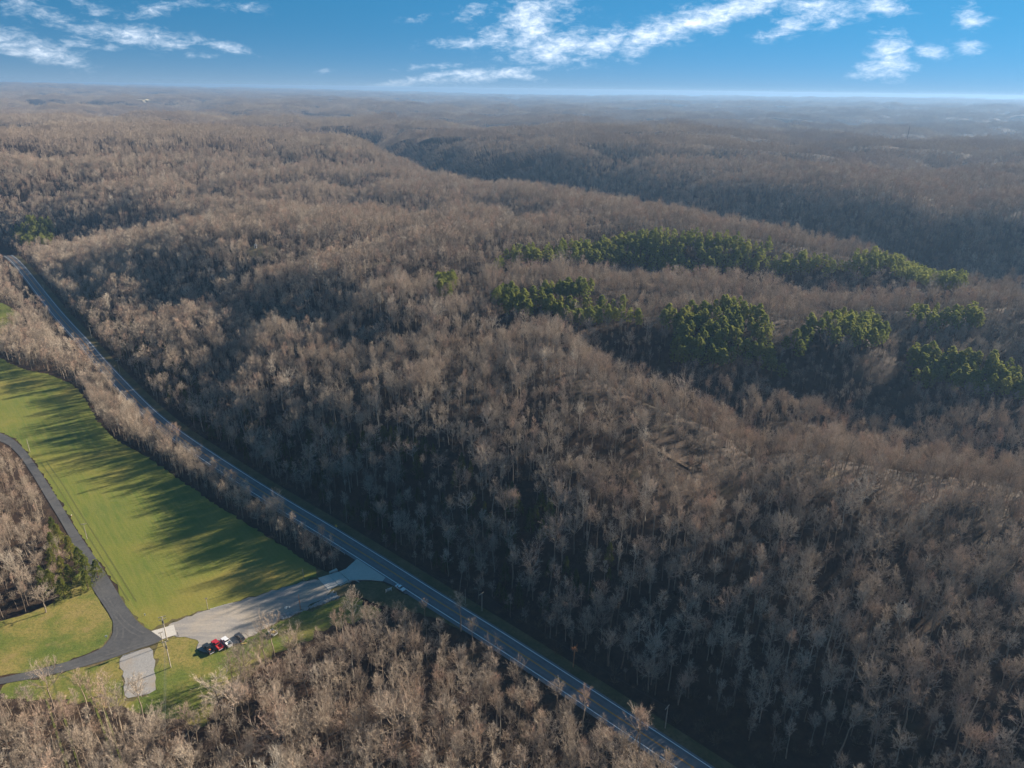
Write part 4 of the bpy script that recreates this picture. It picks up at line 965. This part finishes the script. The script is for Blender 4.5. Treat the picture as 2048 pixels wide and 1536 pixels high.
tag(rocks('riprap', list(zip(ax, ay, terrain(ax, ay))), .25, .55, M_ROCK), 'grey broken rock lining the ditch beside the gravel drive', 'rocks', None, 'stuff')
M_PALER = material('pale_rock', (.62, .58, .52))
for q, (p, s) in enumerate(zip(PT['rocks'], (.75, .5))):
    tag(rocks('boulder', [(p[0], p[1], .15)], s, s, M_PALER), ['larger white boulder beside the rocky ditch', 'smaller pale boulder right of the larger white boulder'][q], 'rock', 'pale boulders by the ditch')

# ------------------------------------------------------------------ poles, wires, signs
M_POLE = material('weathered_pole_wood', lambda t, b: t.ramp(t.noise(pos(t), 1.5, 4, .6), [(.3, (.26, .23, .19)), (.7, (.40, .36, .30))]))
M_GREY = material('galvanised_metal', (.42, .43, .44), .5)
M_DARK = material('dark_metal', (.05, .05, .055), .5)
M_WIRE = material('wire', (.10, .10, .10), .6)
M_ORANGE = material('orange_dead_wood', lambda t, b: t.ramp(t.noise(pos(t), 1.2, 4, .6), [(.3, (.30, .13, .06)), (.7, (.46, .24, .12))]))
M_GLASSI = material('insulator', (.30, .26, .22), .3)
def utility_pole(loc, h, ang, label, arm=2.4, trans=False, arms=1, rad=.16):
    e = empty('utility_pole', loc, ang); tag(e, label, 'utility pole', 'utility poles')
    m = MB(); m.tube([(0, 0, -.5), (0, 0, h * .5), (0, 0, h)], [rad * 1.15, rad, rad * .75], 8); m.obj('post', M_POLE, e)
    for a in range(arms):
        z = h - .35 - a * 1.1
        m = MB(); m.box(-arm / 2, arm / 2, rad * .8, rad * .8 + .14, z - .09, z + .09); ca_ = m.obj('crossarm', M_POLE, e)
        for x in (-arm * .45, -arm * .2, arm * .2, arm * .45):
            m = MB(); m.tube([(x, rad * .8 + .07, z + .09), (x, rad * .8 + .07, z + .3)], [.06, .05], 6); m.obj('insulator', M_GLASSI, ca_)
    if trans:
        m = MB(); m.tube([(0, -.42, h - 2.6), (0, -.42, h - 1.5)], .27, 10); m.obj('transformer', M_DARK, e)
    return e
def gz(x, y): return float(terrain(np.array([x]), np.array([y]))[0])
def P0(k, i=0): p = PT[k][i]; return (p[0], p[1], gz(p[0], p[1]))
ra = math.atan2(-.655, .756)
utility_pole(P0('poleA'), 10.2, ra + 1.2, 'tall utility pole with transformer at the concrete pad by the road junction', 2.4, True, 2)
utility_pole(P0('poleB'), 11.0, ra + 1.2, 'tall utility pole standing in grass between the gravel lot and dark pickup', 2.2, True)
utility_pole(P0('poleC'), 6.0, ra + 1.2, 'short utility pole at the road junction left of the tall one', 1.4, False, 1, .11)
utility_pole((47.8, 159.1, gz(47.8, 159.1)), 8.6, ra + 1.57, 'pale utility pole beside the highway at the lower right', 2.4)
utility_pole((-9.9, 210.1, gz(-9.9, 210.1)), 8.2, ra + 1.57, 'utility pole beside the highway right of the parked silver car', 2.4)
utility_pole((-16.3, 214.4, gz(-16.3, 214.4)), 6.5, ra + 1.57, 'thin bare utility pole just left of the second roadside pole', 1.0, False, 0, .1)
utility_pole((PT['q3'][0][0], PT['q3'][0][1], 0), 10, ra + 1.57, 'utility pole at the highway edge by the guard rail end', 2.8)
utility_pole((PT['q4'][0][0], PT['q4'][0][1], 0), 10, ra + 1.57, 'utility pole at the highway edge above the middle of the field', 2.8)
for k_, lb in (('q5', 'utility pole on the right verge of the highway above the field top'), ('q7', 'utility pole beside the sunlit patch of highway'), ('q6', 'farthest utility pole beside the highway bend')):
    utility_pole(P0(k_), 9.5, ra + 1.57, lb, 2.6)
utility_pole(P0('f1'), 5.2, .3, 'short pole at the field edge beside the gravel drive', .9, False, 1, .1)
utility_pole(P0('f2'), 5.6, .3, 'short pole at the field corner near the concrete bridge', .9, False, 0, .1)
utility_pole(P0('f3'), 7.6, .3, 'leaning grey pole with sidearm in the field by the paved side road', 2.0, False, 1, .12)
utility_pole(P0('f4'), 7.6, .3, 'thin grey pole in the field at the far bend of the side road', 1.0, False, 0, .12)
utility_pole(P0('f5'), 9.6, .3, 'white-grey pole at the top edge of the hay field', 1.0, False, 0, .2)
def wire(a, b, sag, label, group):
    m = MB(); A, B = Vector(a), Vector(b); pts = []
    for i in range(13):
        t = i / 12; p = A.lerp(B, t); p.z -= sag * 4 * t * (1 - t); pts.append(p)
    m.tube(pts, .028, 4); tag(m.obj('overhead_wire', M_WIRE), label, 'wire', group)
pa = P0('poleA'); pb = P0('poleB')
M_WIRE2 = M_WIRE
for s in (-.25, .25):
    wire((pa[0] + s, pa[1], 9.9), (pb[0] + s, pb[1], 10.7), .15, 'wire between the two tall poles at the road junction', 'wires between the junction poles')
    wire((pb[0] + s, pb[1], 10.7), (-88 + s, 128, 10.5), .6, 'wire running from the tall grass-side pole down to the bottom edge', 'wires running to the bottom edge')
wire((47.8, 159.1, 8.4 + gz(47.8, 159.1)), (-9.9, 210.1, 8 + gz(-9.9, 210.1)), .9, 'wire between the two roadside poles right of the highway', None)
wire((-9.9, 210.1, 8 + gz(-9.9, 210.1)), (PT['q3'][0][0], PT['q3'][0][1], 9.8), 1.2, 'wire from the second roadside pole to the guard rail pole', None)
wire((PT['q3'][0][0], PT['q3'][0][1], 9.8), (PT['q4'][0][0], PT['q4'][0][1], 9.8), 1.2, 'wire along the highway above the tree line', None)

# dead snag and orange pole
sn = empty('dead_snag', (21.7, 183.2, gz(21.7, 183.2))); tag(sn, 'broken orange-brown dead tree trunk standing beside the highway', 'dead tree')
m = MB(); m.tube([(0, 0, -.4), (.1, 0, 4), (.25, .1, 7.8)], [.2, .17, .2], 7); m.obj('trunk', M_ORANGE, sn)
m = MB()
for i in range(46):
    d = (rv() + Vector((0, 0, .4))).normalized(); p = Vector((.25, .1, 7.6)) + rv(.7); twig(m, p, d, random.uniform(.5, 1.3), .3, 0)
m.obj('crown', M_ORANGE, sn)
tk = empty('dead_snag', P0('orange')); tag(tk, 'thin orange dead trunk rising beside the rocky ditch', 'dead tree')
m = MB(); m.tube([(0, 0, -.3), (-.05, 0, 3.2), (-.15, .1, 6.6)], [.16, .13, .05], 6); m.obj('trunk', M_ORANGE, tk)
m = MB()
for i in range(14): twig(m, Vector((-.1, .05, random.uniform(2.5, 6.4))), (rv() + Vector((0, 0, .5))).normalized(), random.uniform(.3, .8), .1, 0)
m.obj('crown', M_ORANGE, tk)

def sign(loc, ang, wdt, hgt_, z0, mat, label, posts=1, diamond=False, name='road_sign'):
    e = empty(name, loc, ang); tag(e, label, 'sign')
    m = MB()
    if diamond:
        s = wdt * .7; m.prism([(-s, z0 + s), (0, z0), (s, z0 + s), (0, z0 + 2 * s)], -.02, .02)
    else: m.box(-wdt / 2, wdt / 2, -.03, .03, z0, z0 + hgt_)
    m.obj('board', mat, e)
    for x in ((0,) if posts == 1 else (-wdt / 2 - .05, wdt / 2 + .05)):
        q = MB(); q.box(x - .05, x + .05, .031, .12, -.2, z0 + hgt_ * (1.05 if posts == 2 else .9)); q.obj('post', M_WHITE if posts == 2 else M_GREY, e)
    return e
M_YEL = material('yellow_sign', (.62, .40, .03), .5)
ss_ = sign(P0('sale'), .6, 2.3, 1.1, .6, M_WHITE, 'white rectangular board on two posts in the grass by the parked silver car', 2, name='land_sign')
q = MB(); q.box(-.9, .9, -.045, -.032, .78, 1.0); q.box(-.9, .3, -.045, -.032, 1.2, 1.45); q.obj('print_panel', material('sign_print', (.10, .13, .12), .6), ss_)
sign(P0('yel'), -.4, 1.0, 1.0, 1.4, M_YEL, 'yellow diamond warning sign on the far side of the highway', 1, True)
sign(P0('white'), .5, .75, .6, .7, M_WHITE, 'small white sign on the lawn at the side road bend', 1, name='yard_sign')
sign(P0('white2'), .5, .35, .7, .3, M_WHITE, 'tiny white marker in the field corner above the road junction', 1, name='marker_post')
hy = empty('hydrant', P0('hyd')); tag(hy, 'small pale orange stub post at the field edge of the side road', 'post')
m = MB(); m.tube([(0, 0, 0), (0, 0, .7)], [.16, .14], 8); m.obj('barrel', M_ORANGE, hy); m = MB(); m.tube([(0, 0, .7), (0, 0, .95)], [.19, .04], 8); m.obj('cap', M_WHITE, hy)
pe = P0('post'); m = MB(); m.tube([(0, 0, -.2), (0, 0, 1.9)], .08, 6); o = m.obj('gate_post', M_DARK, None, pe); tag(o, 'short dark post at the right end of the concrete pad', 'post')
def log(a, b, r, mat, label, name='fallen_log'):
    A = Vector((a[0], a[1], gz(*a[:2]) + r)); B = Vector((b[0], b[1], gz(*b[:2]) + r)); m = MB()
    m.tube([A, A.lerp(B, .5) + Vector((.05, .05, .04)), B], [r, r * .9, r * .75], 7); tag(m.obj(name, mat), label, 'log')
M_LOG = material('peeled_log', (.42, .33, .22))
log(PT['log'][0], PT['log'][1], .22, M_LOG, 'fallen pale log lying under the bare trees below the gravel lot')
log(PT['curb'][0], PT['curb'][1], .14, material('white_pole', (.55, .53, .48)), 'long pale pole lying along the field edge of the gravel drive', 'lying_pole')
m = MB(); a = Vector((PT['plank'][0][0], PT['plank'][0][1], .2)); m.box(-.9, .9, -.22, .22, 0, .12)
o = m.obj('plank', material('yellow_plank', (.50, .36, .12)), None, a); o.rotation_euler = (0, 0, .25); tag(o, 'yellowish plank lying in grass beside the dark parked car', 'plank')

# guard rail
gr = empty('guard_rail', (0, 0, 0)); tag(gr, 'grey guard rail with posts along the near edge of the highway', 'guard rail')
i0 = int(np.argmin(np.hypot(ROADC[:, 0] - RAIL[0][0], ROADC[:, 1] - RAIL[0][1]))); i1 = int(np.argmin(np.hypot(ROADC[:, 0] - RAIL[-1][0], ROADC[:, 1] - RAIL[-1][1])))
C = ROADC[min(i0, i1):max(i0, i1) + 1]; d = np.gradient(C, axis=0); d /= np.hypot(*d.T)[:, None]; n = np.c_[-d[:, 1], d[:, 0]]
g = C + n * -5.3; mb = MB()
for i in range(len(g) - 1):
    a, b = g[i], g[i + 1]; na = n[i] * .04
    V = []
    for q in (a, b):
        for dz, dk in ((.45, 0), (.53, .08), (.61, 0), (.69, .08), (.77, 0)): V.append((q[0] + n[i][0] * dk, q[1] + n[i][1] * dk, dz))
    mb.add(V, [(j, j + 1, j + 6, j + 5) for j in range(4)])
mb.obj('beam', M_GREY, gr)
pm_ = MB(); pm_.box(-.08, .08, -.08, .08, -.3, .75); pme = pm_.mesh('rail_post', M_POLE)
for i in range(0, len(g), 1):
    o = bpy.data.objects.new('post', pme); COL.objects.link(o); o.parent = gr; o.location = (g[i][0] - n[i][0] * .1, g[i][1] - n[i][1] * .1, 0)

# ------------------------------------------------------------------ vehicles
M_TYRE = material('tyre_rubber', (.025, .025, .027), .85)
M_RIM = material('wheel_rim', (.45, .46, .48), .35, .5)
M_GLASS = material('tinted_window', (.015, .02, .025), .08, .6)
M_LAMP = material('headlamp_glass', (.65, .66, .68), .15, .5)
M_TAIL = material('tail_lamp', (.35, .02, .02), .25, .5)
M_BEDL = material('bed_liner', (.04, .04, .045), .8)
def paint(n, c): return material(n, c, .32, .5)
def car(loc, ang, kind, pm, label, cat, bedmat=None):
    e = empty({'pickup': 'pickup_truck', 'suv': 'parked_suv', 'sedan': 'parked_car'}[kind], loc, ang); tag(e, label, cat); e.scale = (.95, .95, .95)
    W2 = .98 if kind != 'sedan' else .9
    if kind == 'pickup':
        lo = [(-.72, .42), (2.75, .42), (2.92, .55), (2.93, .95), (2.78, 1.10), (1.35, 1.20), (-.72, 1.24)]
        gh = [(1.30, 1.19), (.55, 1.84), (.2, 1.90), (-.42, 1.89), (-.68, 1.23)]; L = (2.0, -1.75)
    elif kind == 'suv':
        lo = [(-2.35, .40), (2.25, .40), (2.42, .55), (2.42, .95), (2.25, 1.06), (1.05, 1.12), (-2.38, 1.12), (-2.42, .7)]
        gh = [(1.0, 1.11), (.25, 1.70), (-.2, 1.76), (-1.9, 1.74), (-2.33, 1.12)]; L = (1.5, -1.45)
    else:
        lo = [(-2.3, .34), (2.25, .34), (2.42, .50), (2.40, .76), (2.2, .86), (1.0, .95), (-1.5, 1.0), (-2.3, .96), (-2.42, .6)]
        gh = [(1.0, .94), (.25, 1.40), (-.1, 1.46), (-.8, 1.43), (-1.6, .99)]; L = (1.5, -1.4)
    m = MB(); m.prism(lo, -W2, W2); m.obj('body', pm, e, None, .07)
    nl = len(gh); z0 = min(z for _, z in gh); z1 = max(z for _, z in gh)
    def wy(z): return (W2 - .05) - (z - z0) / (z1 - z0) * .20
    m = MB(); m.add([(x, -wy(z), z) for x, z in gh] + [(x, wy(z), z) for x, z in gh], [tuple(range(nl)), tuple(range(2 * nl - 1, nl - 1, -1))] + [(i, i + nl, (i + 1) % nl + nl, (i + 1) % nl) for i in range(nl)])
    cab = m.obj('cab', pm, e, None, .04)
    def pane(name, a, b, k=.10):
        (xa, za), (xb, zb) = a, b; dx, dz = xb - xa, zb - za; n_ = Vector((-dz, 0, dx)).normalized() * .015
        if n_.z < 0: n_ = -n_
        p = [(xa + dx * k, za + dz * k), (xb - dx * k, zb - dz * k)]; q = MB()
        q.add([(p[0][0] + n_.x, -wy(p[0][1]) + .07, p[0][1] + n_.z), (p[0][0] + n_.x, wy(p[0][1]) - .07, p[0][1] + n_.z), (p[1][0] + n_.x, wy(p[1][1]) - .07, p[1][1] + n_.z), (p[1][0] + n_.x, -wy(p[1][1]) + .07, p[1][1] + n_.z)], [(0, 1, 2, 3)])
        q.obj(name, M_GLASS, cab)
    pane('windshield', gh[0], gh[1]); pane('rear_window', gh[-2], gh[-1])
    zt, zb = z1 - .10, z0 + .08
    def gx(z, a, b): return a[0] + (b[0] - a[0]) * (z - a[1]) / (b[1] - a[1])
    for s in (-1, 1):
        xf0, xf1 = gx(zb, gh[0], gh[1]) - .12, gx(zt - .05, gh[0], gh[1]) - .1; xr0, xr1 = gx(zb, gh[-1], gh[-2]) + .1, gx(zt, gh[-1], gh[-2]) + .1
        xm = (xf0 + xr0) / 2 + .05
        for (u0, u1, v0, v1) in ((xf0, xf1, xm + .04, xm + .04), (xm - .04, xm - .04, xr0, xr1)):
            q = MB(); q.add([(u0, s * (wy(zb) + .012), zb), (u1, s * (wy(zt) + .012), zt), (v1, s * (wy(zt) + .012), zt), (v0, s * (wy(zb) + .012), zb)], [(0, 1, 2, 3)]); q.obj('side_window', M_GLASS, cab)
        q = MB(); q.box(gh[0][0] - .35, gh[0][0] - .15, s * (W2 + .14) - .11, s * (W2 + .14) + .11, z0 + .05, z0 + .25); q.obj('mirror', M_DARK, e)
        q = MB(); xh = max(x for x, _ in lo); zh = lo[3][1] - .12
        q.box(xh - .06, xh + .012, s * (W2 - .28) - .17, s * (W2 - .28) + .17, zh - .09, zh + .09); q.obj('headlight', M_LAMP, e)
        xb = -2.92 if kind == 'pickup' else min(x for x, _ in lo)
        q = MB(); q.box(xb - .012, xb + .08, s * (W2 - .12) - .1, s * (W2 - .12) + .1, .78, 1.02); q.obj('taillight', M_TAIL, e)
        for x in L:
            q = MB(); q.tube([(x, s * (W2 - .22), .37), (x, s * (W2 + .02), .37)], .37, 14); wh = q.obj('wheel', M_TYRE, e)
            q = MB(); q.tube([(x, s * (W2 + .0), .37), (x, s * (W2 + .035), .37)], .22, 10); q.obj('rim', M_RIM, wh)
    if kind == 'pickup':
        m = MB(); m.box(-2.85, -.73, -W2 + .08, W2 - .08, .50, .78); m.obj('bed_floor', bedmat or M_BEDL, e)
        for s in (-1, 1):
            m = MB(); m.box(-2.9, -.73, min(s * W2, s * (W2 - .1)), max(s * W2, s * (W2 - .1)), .5, 1.25); m.obj('bed_side', pm, e, None, .03)
        m = MB(); m.box(-2.93, -2.86, -W2 + .1, W2 - .1, .55, 1.24); m.obj('tailgate', pm, e)
        m = MB(); m.box(-3.08, -2.94, -W2 + .1, W2 - .1, .42, .58); m.obj('rear_bumper', M_RIM, e)
    return e
def mid(k): a, b = PT[k]; return ((a[0] + b[0]) / 2, (a[1] + b[1]) / 2)
va = math.atan2(190.2 - 187.0, -103.9 + 100.4)
tb = mid('truck_black'); car((tb[0], tb[1], .1), va, 'pickup', paint('black_paint', (.02, .024, .028)), 'black pickup truck with open bed, leftmost of the parked row', 'pickup truck')
tr = mid('truck_red'); car((tr[0], tr[1], .1), va, 'pickup', paint('red_paint', (.34, .018, .028)), 'red pickup truck parked between the black and the white trucks', 'pickup truck', paint('red_bed', (.40, .05, .04)))
twp = mid('truck_white'); car((twp[0], twp[1], .1), va, 'pickup', paint('white_paint_gloss', (.58, .59, .61)), 'white pickup truck parked right of the red pickup', 'pickup truck', M_WHITE)
sv = mid('suv'); car((sv[0], sv[1], .1), va, 'suv', paint('charcoal_paint', (.035, .037, .042)), 'dark charcoal car parked alone at the right of the truck row', 'car')
se = mid('sedan'); car((se[0], se[1], .2), ra, 'sedan', paint('silver_paint', (.62, .64, .66)), 'silver car stopped on the paved shoulder beside the highway', 'car')
# things lying in the beds
c_, s_ = math.cos(va), math.sin(va)
def inbed(c, x, y, z): return (c[0] + x * c_ - y * s_, c[1] + x * s_ + y * c_, z + .1)
m = MB(); m.tube([(0, 0, 0), (0, 0, .36)], [.22, .28], 10); o = m.obj('orange_bucket', material('orange_plastic', (.55, .16, .05), .5), None, inbed(tb, -1.4, .1, .785)); tag(o, 'orange bucket standing in the bed of the black pickup', 'bucket')
m = MB(); m.box(-.35, .35, -.5, .5, 0, .32); o = m.obj('tool_box', M_DARK, None, inbed(twp, -1.9, -.1, .785)); o.rotation_euler = (0, 0, va); tag(o, 'dark box lying in the bed of the white pickup', 'box')
# trailer
tl = mid('trailer'); e = empty('utility_trailer', (tl[0], tl[1], .06), va + .1); tag(e, 'small white open utility trailer standing in the grass', 'trailer')
m = MB(); m.box(-1.7, 1.5, -.9, .9, .48, .58); m.obj('floor', M_POLE, e)
for (a, b, c, d_) in ((-1.7, 1.5, .82, .9), (-1.7, 1.5, -.9, -.82), (1.42, 1.5, -.815, .815), (-1.7, -1.62, -.815, .815)):
    m = MB(); m.box(a, b, c, d_, .585, 1.02); m.obj('side_panel', M_WHITE, e, None, .02)
m = MB(); m.tube([(1.5, .4, .5), (2.9, 0, .48)], .05, 6); m.tube([(1.5, -.4, .5), (2.9, 0, .48)], .05, 6); m.obj('tongue', M_WHITE, e)
for s in (-1, 1):
    m = MB(); m.tube([(-.2, s * .93, .33), (-.2, s * 1.12, .33)], .33, 12); wh = m.obj('wheel', M_TYRE, e); m = MB(); m.tube([(-.2, s * 1.1, .33), (-.2, s * 1.14, .33)], .18, 8); m.obj('rim', M_RIM, wh)
    m = MB(); m.box(-.65, .25, min(s * .92, s * 1.16), max(s * .92, s * 1.16), .72, .78); m.obj('fender', M_WHITE, e)
hp = [(tl[0] + random.uniform(-.6, .6), tl[1] + random.uniform(-.6, .6), .9) for i in range(14)]
tag(rocks('yellow_heap', hp, .25, .4, material('yellow_straw', (.52, .38, .13))), 'yellow heap of loose material lying in the white trailer', 'heap')

# hut on the hilltop clearing, radio masts
hx, hy_ = HUT[0]; e = empty('white_hut', (hx, hy_, gz(hx, hy_))); tag(e, 'tiny white upright hut on the grassy hilltop clearing', 'hut')
m = MB(); m.box(-1, 1, -1, 1, 0, 3.4); m.obj('wall', M_WHITE, e); m = MB(); m.prism([(-1.2, 3.4), (1.2, 3.4), (0, 4.2)], -1.2, 1.2); m.obj('roof', M_GREY, e); m = MB(); m.box(-.4, .4, -1.03, -1.002, .1, 2.1); m.obj('door', M_DARK, e)
M_DRYG = material('dry_clearing_grass', lambda t, b: t.ramp(t.noise(pos(t), .3, 4, .6), [(.3, (.17, .13, .055)), (.7, (.30, .21, .11))]))
def drape(name, poly, up, mat):
    P = np.array(poly); n = 26; xs = np.linspace(P[:, 0].min(), P[:, 0].max(), n); ys = np.linspace(P[:, 1].min(), P[:, 1].max(), n)
    Xg, Yg = np.meshgrid(xs, ys); Zg = terrain(Xg, Yg) + up; mb = MB(); mb.v = list(zip(Xg.ravel(), Yg.ravel(), Zg.ravel()))
    cxm = (Xg[:-1, :-1] + Xg[1:, 1:]) / 2; cym = (Yg[:-1, :-1] + Yg[1:, 1:]) / 2; ins = inpoly(cxm.ravel(), cym.ravel(), P).reshape(cxm.shape)
    for a in range(n - 1):
        for b in range(n - 1):
            if ins[a, b]: mb.f.append((a * n + b, a * n + b + 1, (a + 1) * n + b + 1, (a + 1) * n + b)); mb.mi.append(0)
    tag(mb.obj(name, mat), kind='structure')
drape('clearing_grass', CLEAR, .25, M_DRYG); drape('clearing_grass', CLEAR2, .25, M_DRYG)
def mast(x, y, h, label):
    e = empty('radio_mast', (x, y, gz(x, y))); tag(e, label, 'radio mast', 'radio masts')
    m = MB(); w_ = h / 90
    for a in range(3):
        c, s = math.cos(a * 2.094) * w_, math.sin(a * 2.094) * w_; m.tube([(c, s, 0), (c, s, h)], w_ * .28, 4)
    m.obj('leg', M_DARK, e); m = MB(); n = 26
    for i in range(n):
        for a in range(3):
            c, s = math.cos(a * 2.094) * w_, math.sin(a * 2.094) * w_; c2, s2 = math.cos((a + 1) * 2.094) * w_, math.sin((a + 1) * 2.094) * w_
            m.tube([(c, s, h * i / n), (c2, s2, h * (i + 1) / n)], w_ * .16, 3)
    m.obj('lattice', M_DARK, e)
mast(MAST[0][0], MAST[0][1], 78, 'far slender radio mast near the horizon'); mast(MAST[1][0], MAST[1][1], 42, 'slender radio mast in the hazy valley at the right')

# ------------------------------------------------------------------ haze
if HAZE_D > 0:
    mb = MB(); mb.box(-20500, 20500, -300, 15800, -40, 190); hb = mb.obj('haze', bpy.data.materials.new('haze_air')); tag(hb, kind='stuff')
    hm = hb.data.materials[0]; hm.use_nodes = True; t = NT(hm.node_tree); t.n.clear()
    o = t.new('ShaderNodeOutputMaterial'); v = t.new('ShaderNodeVolumePrincipled'); t.l.new(v.outputs[0], o.inputs['Volume'])
    v.inputs['Color'].default_value = HAZE_C; v.inputs['Density'].default_value = HAZE_D; v.inputs['Anisotropy'].default_value = HAZE_G
    hb.visible_shadow = True
